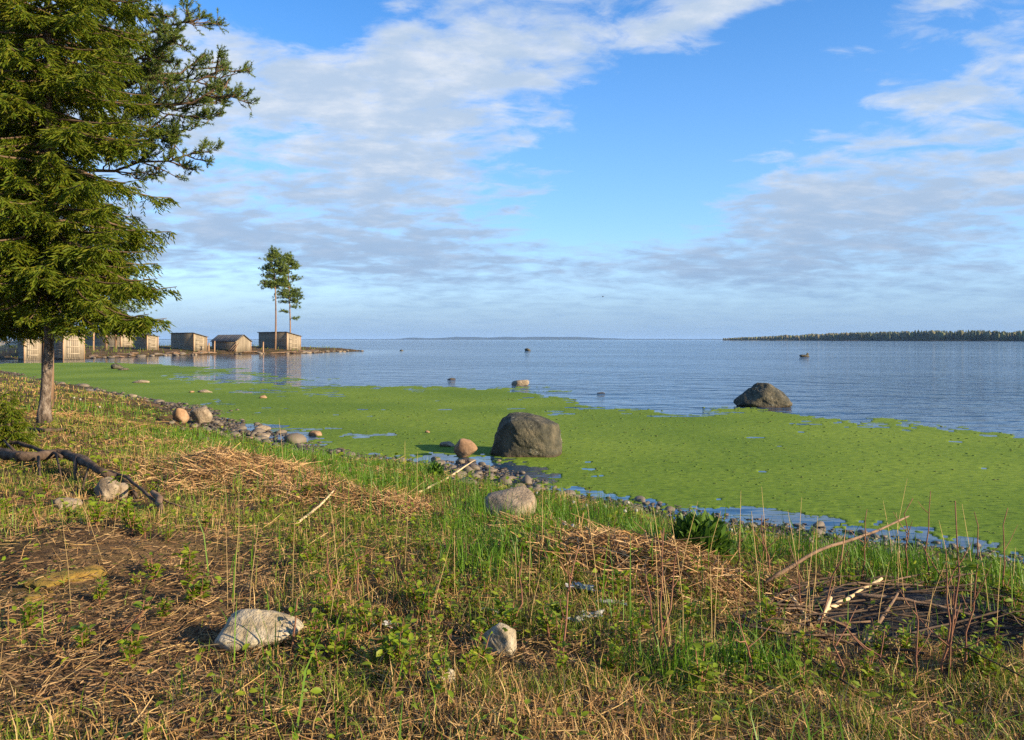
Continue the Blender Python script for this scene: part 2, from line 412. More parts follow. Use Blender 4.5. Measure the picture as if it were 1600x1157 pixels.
m_wood = mat('grey planks', [(.14, .11, .075), (.27, .22, .15), (.38, .32, .23)], scale=2.0, bump=.5, bscale=9, stretch=(1, 1, .25), island=[(.15, .115, .075), (.29, .23, .155), (.40, .33, .235), (.22, .17, .115)])
m_roof = mat('old roofing', [(.045, .042, .04), (.10, .095, .09), (.15, .14, .13)], scale=3, bump=.4)
m_post = mat('post wood', [(.28, .16, .085), (.42, .27, .15)], scale=4, bump=.3)
m_paper = mat('white litter', [(.34, .33, .30), (.50, .48, .44)], scale=9, bump=.3, trans=.1)
m_void = mat('painted void', [(.006, .006, .007), (.018, .017, .018)], scale=8, rough=.55, bump=1.0, bscale=18, bdist=.05, spec=.25)  # near-black colour stands in for the shade inside the brush heap
m_fluff = mat('seed head fluff', [(.40, .37, .30), (.52, .49, .42)], scale=30, bump=.2, trans=.3)
m_bird = mat('bird feathers', [(.03, .03, .035), (.08, .08, .085)], scale=9, bump=0)

# ------------------------------------------------------------------ ground relief
for px, py, sx, sy, h, r in [(370, 745, 1.35, .8, .14, -.45), (590, 790, .9, .55, .13, -.3), (975, 880, 1.0, .55, .10, -.55), (150, 860, 1.0, .8, .20, 0), (640, 700, .5, .4, .05, 0)]:
    g = G(px, py, z_base); BUMPS.append((g[0], g[1], sx, sy, h, r))
g = G(345, 885, z_base); BUMPS.append((g[0], g[1], .35, .22, -.10, 0))
g = G(1430, 968, z_base); BUMPS.append((g[0], g[1], .85, .45, -.20, 0))

xs = np.unique(np.round(np.concatenate([np.arange(-190, -60, 5), np.arange(-60, -12, .8), np.arange(-12, -6, .12), np.arange(-6, 6, .075), np.arange(6, 12, .25), np.arange(12, 36, 2)]), 4))
ys = np.unique(np.round(np.concatenate([np.arange(-60, 0, 5), np.arange(0, 2, .25), np.arange(2, 10, .06), np.arange(10, 30, .13), np.arange(30, 90, .9), np.arange(90, 175, .9), np.arange(175, 206, 5)]), 4))
X, Y = np.meshgrid(xs, ys); Z = z_at(X, Y)
nx, ny = len(xs), len(ys)
i, j = np.meshgrid(np.arange(nx - 1), np.arange(ny - 1)); a = (j * nx + i).ravel()
b = MB(); b.add(np.stack([X, Y, Z], -1).reshape(-1, 3), np.stack([a, a + 1, a + nx + 1, a + nx], 1))
tag(b.build('ground', m_soil, smooth=True), kind='structure')

# ------------------------------------------------------------------ lake
m = bpy.data.materials.new('lake water'); m.use_nodes = True; t = m.node_tree; t.nodes.clear(); N = t.nodes.new; L = t.links.new
geo = N('ShaderNodeNewGeometry'); mp = N('ShaderNodeMapping'); mp.inputs['Scale'].default_value = (.55, 1.0, 1); mp.inputs['Rotation'].default_value = (0, 0, R(14))
L(geo.outputs['Position'], mp.inputs[0])
def wv(scale, detail):
    n = N('ShaderNodeTexNoise'); n.inputs['Scale'].default_value = scale; n.inputs['Detail'].default_value = detail; n.inputs['Roughness'].default_value = .6
    L(mp.outputs[0], n.inputs['Vector']); return n.outputs['Fac']
sp = N('ShaderNodeSeparateXYZ'); L(geo.outputs['Position'], sp.inputs[0])
# sheltered water lies calm in the lee of the spit and along the weed
lee = M('MULTIPLY', MR(sp.outputs[0], -34., -8., 1., 0., tree=t), MR(sp.outputs[1], 150., 230., 1., 0., tree=t), tree=t)
near = MR(sp.outputs[1], 16., 34., 1., 0., tree=t)
calm = M('MAXIMUM', M('MULTIPLY', lee, .93, tree=t), M('MULTIPLY', near, .8, tree=t), tree=t)
gust = M('MULTIPLY', MR(wv(.035, 3), .35, .65, .55, 1.25, tree=t), M('SUBTRACT', 1.0, calm, tree=t), tree=t)
hgt = M('ADD', M('MULTIPLY', wv(2.6, 3), .11, tree=t), M('ADD', M('MULTIPLY', wv(.7, 3), .75, tree=t), M('MULTIPLY', wv(9., 2), .022, tree=t), tree=t), tree=t)
bn = N('ShaderNodeBump'); bn.inputs['Distance'].default_value = 1.0; L(M('MULTIPLY', hgt, gust, tree=t), bn.inputs['Height']); bn.inputs['Strength'].default_value = 1.0
p = N('ShaderNodeBsdfPrincipled'); p.inputs['Base Color'].default_value = (.020, .050, .092, 1); p.inputs['Roughness'].default_value = .06
p.inputs['IOR'].default_value = 1.33; L(bn.outputs[0], p.inputs['Normal'])
o = N('ShaderNodeOutputMaterial'); L(p.outputs[0], o.inputs[0]); m_lake = m
b = MB()
gx = [-26000, -4000, -600, -80, 80, 600, 4000, 26000]; gy = [-3000, -100, 4, 60, 400, 3000, 12000, 26000]
V = np.array([(x, y, 0) for y in gy for x in gx]); Q = np.array([(r * 8 + c, r * 8 + c + 1, r * 8 + c + 9, r * 8 + c + 8) for r in range(7) for c in range(7)])
b.add(V, Q); tag(b.build('lake', m_lake), kind='structure')

# ------------------------------------------------------------------ floating weed on the lake
EDGE = [(-140, 575), (0, 568), (150, 566), (260, 570), (400, 576), (470, 590), (560, 600), (620, 606), (700, 602), (800, 605), (870, 613), (905, 626), (930, 634), (970, 641), (1100, 642), (1140, 640),
        (1180, 636), (1290, 646), (1380, 657), (1500, 671), (1620, 682), (1800, 700), (1800, 885), (1620, 872), (1500, 855), (1400, 842), (1300, 830), (1200, 817), (1050, 800), (950, 787), (870, 772),
        (800, 757), (768, 740), (764, 722), (720, 711), (690, 708), (640, 716), (560, 714), (510, 704), (470, 690), (440, 680), (350, 668), (320, 658), (200, 632), (100, 612), (0, 604), (-140, 604)]
EP = [tuple(lake(*q)[:2]) for q in EDGE]
th = np.arange(-.72, .70, .0019); nr = 600
rr = np.exp(np.linspace(math.log(7.0), math.log(95.), nr))
TH, RR = np.meshgrid(th, rr); X = np.sin(TH) * RR; Y = np.cos(TH) * RR
sd = poly_sd(X, Y, EP)
fill = np.clip((330 - (CX + X / Y * F)) / 120, 0, 1)
rag = sd / RR * (26 + 60 * fill) + (fbm(X * .55, Y * .55, 3, 5) - .5) * 5.0 + (fbm(X * 4, Y * 4, 8, 3) - .5) * 2.0 + (fbm(X * 17, Y * 11, 18, 2) - .5) * 1.2 - .12
# open leads
leads = np.zeros_like(X)
for px, py, rx, ry, amp in [(330, 590, 110, 7, 1.2), (470, 600, 70, 6, 1.2), (400, 612, 60, 4, 1.0), (520, 616, 60, 3, .8), (1060, 668, 60, 3, .55), (850, 646, 40, 4, .6), (1250, 665, 110, 4, .35),
                            (1190, 735, 30, 3, .6), (1090, 742, 12, 2.5, .8), (700, 640, 120, 4, .35), (560, 680, 40, 4, .6), (930, 690, 160, 4, .3), (370, 684, 60, 7, 1.6), (430, 690, 40, 6, 1.2)]:
    c = lake(px, py); sy = (lake(px, py - ry)[1] - lake(px, py + ry)[1]) / 2
    leads = np.maximum(leads, amp * np.exp(-((X / Y - c[0] / c[1]) / (rx / F)) ** 2 - ((Y - c[1]) / sy) ** 2))
holes = fbm(X * 1.4 + 9, Y * 2.6, 14, 5) + (fbm(X * 14, Y * 9, 19, 2) - .5) * .10
keep = (rag > 0) & (holes + .16 * np.clip(rag / 3, 0, 1) + .16 * fill - leads * .32 > .312)
Zw = .004 + .012 * np.clip(fbm(X * 7, Y * 7, 51, 3) - .42, 0, 1) + .006 * fbm(X * 19, Y * 19, 52, 2)
kq = keep[:-1, :-1] & keep[1:, :-1] & keep[:-1, 1:] & keep[1:, 1:]
n2 = len(th); j, i = np.nonzero(kq); a = j * n2 + i
Q = np.stack([a, a + 1, a + n2 + 1, a + n2], 1); Zw = np.where(np.pad(kq, ((1, 0), (1, 0))) & np.pad(kq, ((0, 1), (1, 0))) & np.pad(kq, ((1, 0), (0, 1))) & np.pad(kq, ((0, 1), (0, 1))), Zw, -.004)
used, invx = np.unique(Q.ravel(), return_inverse=True)
P3 = np.stack([X, Y, Zw], -1).reshape(-1, 3)[used]
m_weed = mat('floating weed', [(.075, .115, .016), (.120, .188, .019), (.148, .215, .021), (.180, .24, .028)], scale=9.0, detail=9, tone=(.16, .75, 1.15), stretch=(.6, 1.3, 1), bump=.4, bscale=34, rough=.85, spec=.08, coord='Object', bdist=.015, pos=[.36, .44, .54, .66])
b = MB(); b.add(P3, invx.reshape(-1, 4)); tag(b.build('floating_weed', m_weed, smooth=True), 'bright green mat of weed floating on the near lake', kind='stuff')
# lumps of weed standing out of the mat
sel = rng.choice(len(P3), 2200, replace=False); q = P3[sel]; q = q[q[:, 1] < 34]
keep2 = fbm(q[:, 0] * .6, q[:, 1] * .6, 61) > .40; q = q[keep2]
v0, f0 = ico(1); b = MB()
sz = rng.uniform(.005, .016, len(q)) * np.clip(q[:, 1] / 12, .8, 1.8)
V = q[:, None, :] + v0[None] * sz[:, None, None] * np.array([1.9, 1.5, .7]) * rng.uniform(.7, 1.3, (len(q), len(v0), 1))
b.add(V.reshape(-1, 3), (f0[None] + (np.arange(len(q)) * len(v0))[:, None, None]).reshape(-1, 3))
m_lump = mat('weed lump', None, island=[(.05, .09, .012), (.09, .15, .014), (.065, .075, .015)], bump=0)  # darker greens put the small shadows of raised weed into the colour
tag(b.build('weed_clumps', m_lump), 'small dark lumps in the floating weed', kind='stuff')

# ------------------------------------------------------------------ far shores
def ridge(name, pts, depth, m, base=-.5):
    """land rising from the lake: crest line (px, height) at one distance"""
    b = MB(); n = len(pts); V = []
    for k, (x, y, h) in enumerate(pts):
        dirv = np.array([x, y]) / math.hypot(x, y)
        for s, hh in ((0, base), (depth * .12, h * .35 + .2), (depth * .4, h * .8), (depth * .6, h), (depth, base)):
            V.append((x + dirv[0] * s, y + dirv[1] * s, hh))
    Q = [(k * 5 + r, k * 5 + r + 1, k * 5 + r + 6, k * 5 + r + 5) for k in range(n - 1) for r in range(4)]
    b.add(V, Q); return tag(b.build(name, m, smooth=True), kind='structure')
m_far = mat('far wooded hills', [(.012, .022, .018), (.025, .035, .025)], scale=.004, bump=0)
D = 9000.; hp = []
ctrl = [(-900, 1), (-300, 2.0), (300, 1.2), (560, 1.2), (620, 1.6), (645, 4.0), (668, 2.6), (690, 3.2), (715, 5.2), (745, 4.6), (760, 3.6), (785, 5.4), (812, 4.4), (838, 5.4), (870, 4.8), (900, 5.0), (940, 3.2), (975, 1.9), (1050, 1.5), (1130, 1.2), (1300, 1.2), (1900, 1.6), (2500, 1)]
for px in np.arange(-900, 2500, 6):
    h = np.interp(px, [c[0] for c in ctrl], [c[1] for c in ctrl]) + (fbm(px * .05, 0., 4) - .5) * .9
    hp.append(((px - CX) / F * D, D, max(.3, h) / F * D))
ridge('hills', hp, 1500, m_far)
m_head = mat('headland ground', [(.24, .20, .14), (.34, .30, .22)], scale=.05, bump=0)
hl = []
for px in np.arange(1128, 2300, 12):
    u = (px - CX) / F; d = np.interp(px, [1128, 1300, 1600, 2300], [1900, 1500, 1050, 900])
    hl.append((u * d, d, .4 + 2.0 * min(1, (px - 1128) / 60)))
ridge('headland', hl, 420, m_head)
# the wood on the headland: thousands of far trees
b = MB(); nt = 5200; r0 = np.random.default_rng(3)
pxs = 1130 + (2250 - 1130) * r0.random(nt) ** 1.25
dep = r0.random(nt) ** 1.7
d = np.interp(pxs, [1128, 1300, 1600, 2300], [1900, 1500, 1050, 900]) + 14 + dep * 240
u = (pxs - CX) / F
pos = np.stack([u * d, d, np.full(nt, 1.0)], 1)
H = np.interp(pxs, [1128, 1160, 1230, 1330, 1420, 1600, 2300], [5, 8, 12.5, 17, 17.5, 14.5, 13]) * r0.uniform(.66, 1.0, nt) * (.68 + .50 * fbm(pxs * .045, dep * 2, 31, 3))
kind = r0.random(nt) < np.where(pxs < 1300, .45, .72)
k6 = np.arange(6) * np.pi / 3
for con in (True, False):
    s = kind == con; P = pos[s]; h = H[s]; n_ = len(P)
    if con: prof = [(.0, .20), (.12, .22), (.45, .15), (.75, .085), (1.0, .02)]
    else: prof = [(.0, .03), (.22, .10), (.45, .27), (.75, .22), (.95, .05)]
    rings = []
    for zf, rf in prof:
        jit = r0.uniform(.6, 1.35, (n_, 6)); rad = rf * h[:, None] * jit
        rings.append(np.stack([P[:, None, 0] + rad * np.cos(k6), P[:, None, 1] + rad * np.sin(k6), P[:, None, 2] + h[:, None] * zf * np.ones((1, 6))], -1))
    V = np.stack(rings, 1).reshape(-1, 3)
    q = np.array([(r * 6 + c, r * 6 + (c + 1) % 6, (r + 1) * 6 + (c + 1) % 6, (r + 1) * 6 + c) for r in range(4) for c in range(6)])
    b.add(V, (q[None] + (np.arange(n_) * 30)[:, None, None]).reshape(-1, 4), 0 if con else 1)
m_fc = mat('far conifers', None, island=[(.022, .036, .014), (.04, .055, .02), (.065, .075, .03), (.05, .05, .028)], bump=0)
m_fb = mat('far birches', None, island=[(.10, .10, .04), (.15, .12, .06), (.12, .14, .04)], bump=0)
tag(b.build('far_wood', [m_fc, m_fb]), 'wooded headland across the lake on the right', kind='stuff')

# ------------------------------------------------------------------ boat sheds on the spit
def shed(px_l, px_c, px_r, d, y_top, y_low, kind, label, phi=45., door=True, base_y=None, vertical=True, label_roof=None):
    """px_l..px_c: shaded long wall, px_c..px_r: sunlit end wall; y_top at the near corner, y_low at the far end of the end wall"""
    p = R(phi); uc, ul, ur = ((q - CX) / F for q in (px_c, px_l, px_r))
    cx_, cy_ = uc * d, d
    f = np.array([math.cos(p), math.sin(p), 0]); g = np.array([-math.sin(p), math.cos(p), 0])
    w = (ur * cy_ - cx_) / (f[0] - ur * f[1]); Ln = (ul * cy_ - cx_) / (g[0] - ul * g[1])
    zb = EYE - (base_y - HY) / F * d if base_y else float(z_at(cx_, cy_))
    h1 = EYE + (HY - y_top) / F * d - zb
    dr = d + w * f[1]; h2 = EYE + (HY - y_low) / F * dr - zb
    root = tag(empty('boat_shed', (cx_, cy_, zb)), label, 'shed', 'old boat sheds along the spit')
    up = np.array([0, 0, 1.0])
    def top(a):                                        # wall height along the end wall, a in 0..1
        if kind == 'mono': return h1 + (h2 - h1) * a
        return h2 + (h1 - h2) * (1 - abs(2 * a - 1))   # gable: h1 = peak, h2 = eaves
    rw = np.random.default_rng(int(px_c))
    tk = .05
    def boards(o, ax, ln, hf, out, vert):
        b = MB(); bw = .17
        if vert:
            k = max(3, int(ln / bw)); bw = ln / k
            for q in range(k):
                a0 = q * bw + .008; hh = min(hf((q + .02) * bw / ln), hf((q + .98) * bw / ln)) - .02
                off = out * rw.uniform(-.012, .012)
                v, fc = box(o + ax * a0 + off - up * .15, ax * (bw - .016), out * -tk, up * (hh + .15)); b.add(v, fc)
        else:
            hm = max(hf(0.), hf(1.), hf(.5)); k = max(3, int(hm / bw)); bh = hm / k
            for q in range(k):
                z0, z1 = q * bh, (q + 1) * bh
                ts = [s for s in np.linspace(0, 1, 41) if hf(s) >= z1 - .01]
                if not ts: continue
                off = out * rw.uniform(-.012, .012)
                v, fc = box(o + ax * ts[0] * ln + off + up * (z0 + .008), ax * (ts[-1] - ts[0]) * ln, out * -tk, up * (bh - .016)); b.add(v, fc)
        v, fc = box(o - out * (tk + .05) - up * .15, ax * ln, out * -.02, up * (min(hf(0.), hf(1.)) + .10)); b.add(v, fc)   # lining boards close the gaps
        return tag(b.build('plank_wall', m_wood, root), kind='stuff')
    boards(np.zeros(3), f, w, top, -g, vertical)                                # end wall, in the sun
    boards(np.zeros(3) + g * tk, g, Ln - 2 * tk, lambda a: top(0.), -f, False)   # long wall, in shade
    boards(f * w + g * tk, g, Ln - 2 * tk, lambda a: top(1.), f, False)
    boards(g * Ln, f, w, top, g, True)
    for o_ in (np.zeros(3), f * w):
        a0 = 0. if o_.any() == False else 1.
        v, fc = box(o_ - f * (.06 if a0 == 0 else .04) - g * .045 - up * .2, f * .10, g * .09, up * (top(a0) + .17)); b = MB(); b.add(v, fc); b.build('corner_post', m_post, root)  # lighter orange wood puts the sunlit corner edge into the colour
    if door:
        b = MB(); dw = w * .62; s0 = f * (w * .16) - g * .07
        hd = min(top(.16), top(.78)) * .84; k = 6
        for q in range(k):
            v, fc = box(s0 + f * (dw / k * q + .01) + up * .05, f * (dw / k - .02), g * .035, up * hd); b.add(v, fc)
        dd = tag(b.build('door', m_wood, root))
        for zf in (.18, .5, .84):
            b = MB(); v, fc = box(s0 - g * .035 + up * (hd * zf), f * dw, g * .03, up * .12); b.add(v, fc); b.build('batten', m_wood, dd)
    oh = .22; th_ = .09
    def slab(a0, a1, sheet=None):
        b = MB(); hA, hB = top(max(0, min(1, a0))), top(max(0, min(1, a1)))
        A = f * (a0 * w) + up * (hA + .02) - g * oh; Bv = f * (a1 * w) + up * (hB + .02) - g * oh
        e = Bv - A; el_ = e / np.linalg.norm(e)
        if a0 == 0: A = A - el_ * oh
        if a1 == 1: Bv = Bv + el_ * oh
        nn = np.cross(el_, g); nn = nn if nn[2] > 0 else -nn
        k = max(3, int((Ln + 2 * oh) / .9)); sw = (Ln + 2 * oh) / k
        for q in range(k):
            v, fc = box(A + g * (q * sw + .006) + nn * rw.uniform(0, .025), Bv - A, g * (sw - .012), nn * th_); b.add(v, fc)
        return b.build('roof', m_roof, root)
    if kind == 'mono': slab(0, 1)
    else: slab(0, .5); slab(.5, 1)
    return root
shed(404, 448.6, 469.6, 139, 520, 526, 'mono', 'lean-to plank shed under the two tall pines', 42)
shed(331, 368.5, 392, 131, 524, 533.5, 'gable', 'low gabled shed with dark tarred roof and leaning poles', 40, base_y=550, door=False)
shed(267, 303, 323, 128, 521.5, 527, 'mono', 'lone flat-topped plank shed between the gabled shed and the trees', 42, base_y=548)
shed(208, 230, 247, 122, 524, 526.5, 'mono', 'small square shed beside the long dark shed', 45, base_y=546)
shed(120, 189, 209, 134, 517, 523, 'gable', 'long dark boat shed with a sunlit gable end', 52, base_y=543)
shed(206, 222, 236, 160, 512, 520, 'gable', 'pale gabled shed half hidden behind the small square shed', 45, base_y=543, door=False)
shed(78, 99, 131.5, 94, 520, 520.5, 'mono', 'tall plank shed at the water with a wide battened door', 47, base_y=560)
shed(28, 38, 66, 92, 529.5, 530, 'mono', 'whitish shed behind the leaning spruce trunk', 48, base_y=561)
# picket fence on the far left
A = np.array([-64.5, 96.5]); Bp = np.array([-56.4, 93.8]); root = tag(empty('picket_fence', (A[0], A[1], float(z_at(*A)))), 'grey picket fence beside the whitish shed', 'fence')
e = np.append((Bp - A) / np.linalg.norm(Bp - A), 0); ln = np.linalg.norm(Bp - A); out = np.array([e[1], -e[0], 0]); b = MB(); up = np.array([0, 0, 1.])
s = 0.
while s < ln:
    v, fc = box(e * s + out * .03 - up * .2, e * .13, out * -.025, up * (1.9 + random.uniform(-.12, .12))); b.add(v, fc); s += .2
tag(b.build('picket', m_wood, root), kind='stuff')
for zz in (.5, 1.3):
    b = MB(); v, fc = box(up * zz, e * ln, out * -.05, up * .1); b.add(v, fc); b.build('rail', m_wood, root)
for s in (0, ln * .5, ln - .12):
    b = MB(); v, fc = box(e * s - out * .06 - up * .3, e * .12, out * -.12, up * 2.1); b.add(v, fc); b.build('post', m_wood, root)

# mooring posts, logs and stones on the spit
for px, yb, yt, d, lab in [(146, 547, 512, 112, 'tall reddish pole standing before the long dark shed'), (129, 545, 513, 128, 'pole rising behind the tall plank shed'),
                           (335, 551, 533, 129, 'short post at the left of the gabled shed'), (411, 549, 534.5, 132, 'short weathered post before the lean-to shed'), (326, 550, 536, 128, 'short post right of the lone flat-topped shed')]:
    u = (px - CX) / F; zb = float(z_at(u * d, d)); zt = EYE + (HY - yt) / F * d; b = MB()
    v, fc = tube([(0, 0, -.3), (.02, 0, (zt - zb) * .5), (.05, .02, zt - zb)], [.13, .11, .09], 7); b.add(v, fc)
    tag(b.build('post', m_post, loc=(u * d, d, zb)), lab, 'post', 'posts on the spit')
for k, (xa, za, xb, zb_) in enumerate([(358, 549, 371, 534), (361, 550, 373, 536), (366, 550.5, 371, 538)]):
    d = 130.6; p0 = np.array([(xa - CX) / F * d, d - .3, EYE + (HY - za) / F * d]); p1 = np.array([(xb - CX) / F * d, d + .2, EYE + (HY - zb_) / F * d])
    b = MB(); v, fc = tube([p0 * 0, (p1 - p0) * .5, p1 - p0], [.08, .07, .06], 6); b.add(v, fc)
    tag(b.build('leaning_pole', m_stick, loc=p0), 'pole leaning against the gabled shed wall', 'pole', 'poles leaning on the gabled shed')
v_logs = []
for var in range(4):
    L_ = 2.5; b = MB(); pts = [(-L_ / 2 + L_ * k / 5, random.uniform(-.05, .05), random.uniform(-.04, .04)) for k in range(6)]
    v, fc = tube(pts, np.linspace(.13, .09, 6), 7); b.add(v, fc); v_logs.append(b.mesh('driftwood', m_log if var % 2 else m_stick))
SH = np.array(SHORE[18:29])
seg = np.linalg.norm(np.diff(SH, axis=0), axis=1); cum = np.concatenate([[0], np.cumsum(seg)])
def shore_pt(s, inset):
    k = min(len(seg) - 1, int(np.searchsorted(cum, s, 'right') - 1)); t_ = (s - cum[k]) / seg[k]
    p = SH[k] + (SH[k + 1] - SH[k]) * t_; tdir = (SH[k + 1] - SH[k]) / seg[k]
    return p + np.array([-tdir[1], tdir[0]]) * inset, math.atan2(tdir[1], tdir[0])
for k in range(34):
    s = rng.uniform(6, cum[-1] - 12); p, a = shore_pt(s, rng.uniform(.3, 2.2)); z = float(z_at(p[0], p[1]))
    o = link('driftwood', v_logs[k % 4], loc=(p[0], p[1], max(z, .02) + .1)); sc = rng.uniform(.6, 1.5); o.scale = (sc, sc, sc)
    o.rotation_euler = (0, rng.uniform(-.08, .08), a + rng.uniform(-.4, .4))
    tag(o, 'weathered log or plank lying along the spit shore', 'driftwood', 'logs and planks along the spit')
v_peb = []
for var in range(8):
    v, f = rock((1, rng.uniform(.7, .95), rng.uniform(.5, .75)), sub=2, amp=.10, seed=40 + var, nplanes=11)
    b = MB(); b.add(v, f); v_peb.append(b.mesh('stone', m_pebble, True))
v_gr = []
for var in range(4):
    v, f = rock((1, rng.uniform(.7, .95), rng.uniform(.55, .75)), sub=3, amp=.08, seed=70 + var, nplanes=12)
    b = MB(); b.add(v, f); v_gr.append(b.mesh('stone', m_granite, True))
for k in range(80):
    s = rng.uniform(4, cum[-1]); p, a = shore_pt(s, rng.uniform(-.8, 1.2)); z = float(z_at(p[0], p[1]))
    o = link('spit_stone', (v_peb if k % 3 else v_gr)[k % 4], loc=(p[0], p[1], max(z, 0) + .08)); sc = rng.uniform(.25, .85); o.scale = (sc * 1.4, sc, sc * .7)
    o.rotation_euler = (0, 0, rng.uniform(0, 6.28)); tag(o, 'stone at the waterline of the spit', 'stone', 'stones along the spit')

# ------------------------------------------------------------------ pines
def pine(px, d, base_y, top_y, crown, rad, name_label, seed, group, lean=0., sway=0., tuft=.42, ntuft=900, trunk_r=.2, low=()):
    """tall bare-stemmed pine: trunk, limbs and a crown of needle tufts.  crown=(from,to) as fractions of height"""
    r0 = np.random.default_rng(seed); u = (px - CX) / F; zb = EYE - (base_y - HY) / F * d; H = EYE + (HY - top_y) / F * d - zb
    root = tag(empty('pine_tree', (u * d, d, zb)), name_label, 'tree', group)
    ts = np.linspace(0, 1, 10); ax = lambda t: np.array([lean * t + sway * math.sin(t * 5), sway * .5 * math.sin(t * 4), H * t])
    b = MB(); v, f = tube([ax(t) - (np.array([0, 0, .3]) if t == 0 else 0) for t in ts], trunk_r * (1 - .75 * ts), 9); b.add(v, f); b.build('trunk', m_pbark, root, smooth=True)
    b = MB(); cr = MB(); pts = []; dirs = []
    lst = [(t, None) for t in r0.uniform(crown[0], crown[1] - .02, 46)] + [(t, a) for t, a in low]
    for t, a in lst:
        rel = (t - crown[0]) / (crown[1] - crown[0]); ln = rad * (.45 + .75 * math.sin(math.pi * np.clip(rel * .85 + .18, 0, 1))) * r0.uniform(.6, 1.1)
        if a is not None: ln = rad * r0.uniform(.45, .7)
        a = r0.uniform(0, 6.283) if a is None else a
        p0 = ax(t); e = np.array([math.cos(a), math.sin(a), 0]); rise = r0.uniform(-.1, .35) + .35 * max(0, rel - .5)
        p1 = p0 + e * ln * .55 + np.array([0, 0, ln * rise * .3]); p2 = p0 + e * ln + np.array([0, 0, ln * rise])
        v, f = tube([p0, p1, p2], [.055, .035, .012], 4, False); b.add(v, f)
        for q in range(int(ntuft / len(lst))):
            s = r0.uniform(.35, 1.05); c = p0 + (p2 - p0) * s + r0.normal(size=3) * ln * .16 * np.array([1, 1, .42]) * (.5 + s)
            c[2] += .05 * ln; pts.append(c); dirs.append(e * .6 + np.array([0, 0, .5]) + r0.normal(size=3) * .5)
    for q in range(int(ntuft * .12)):
        pts.append(ax(crown[1]) + r0.normal(size=3) * np.array([.45, .45, .5]) * rad * .45 + np.array([0, 0, -.3])); dirs.append(r0.normal(size=3) * .5 + np.array([0, 0, 1]))
    pts, dirs = np.array(pts), norm(np.array(dirs)); k = 13
    P = np.repeat(pts, k, 0) + r0.normal(size=(len(pts) * k, 3)) * tuft * .16
    dd = norm(np.repeat(dirs, k, 0) * .8 + r0.normal(size=(len(P), 3)) * .65)
    v, f = needles(P, dd, r0.uniform(.6, 1.1, len(P)) * tuft, np.full(len(P), tuft * .22)); cr.add(v, f)
    b.build('limb', m_pbark, root); cr.build('crown', m_pneedle, root)
    return root
GP = 'pair of tall pines on the spit'
pine(430, 136, 546, 392, (.60, .985), 1.9, 'taller left pine of the pair rising before the lean-to shed', 11, GP, sway=.10, ntuft=1000, trunk_r=.17)
pine(453.5, 146, 545, 398, (.48, .975), 2.0, 'right pine of the pair with low side tufts, rising behind the shed', 12, GP, lean=-.35, sway=.08, ntuft=1050, low=[(.38, 3.2), (.44, .2), (.32, .3)], trunk_r=.15)
GS = 'trees among the sheds behind the spruce'
pine(166, 118, 544, 404, (.34, .97), 2.8, 'thin pine before the long dark shed, crown hidden by spruce boughs', 13, GS, trunk_r=.2, ntuft=1500, tuft=.36)
pine(181, 121, 543, 392, (.14, .97), 3.4, 'broader pine just left of the sunlit gable', 14, GS, trunk_r=.18, ntuft=2600, tuft=.36)

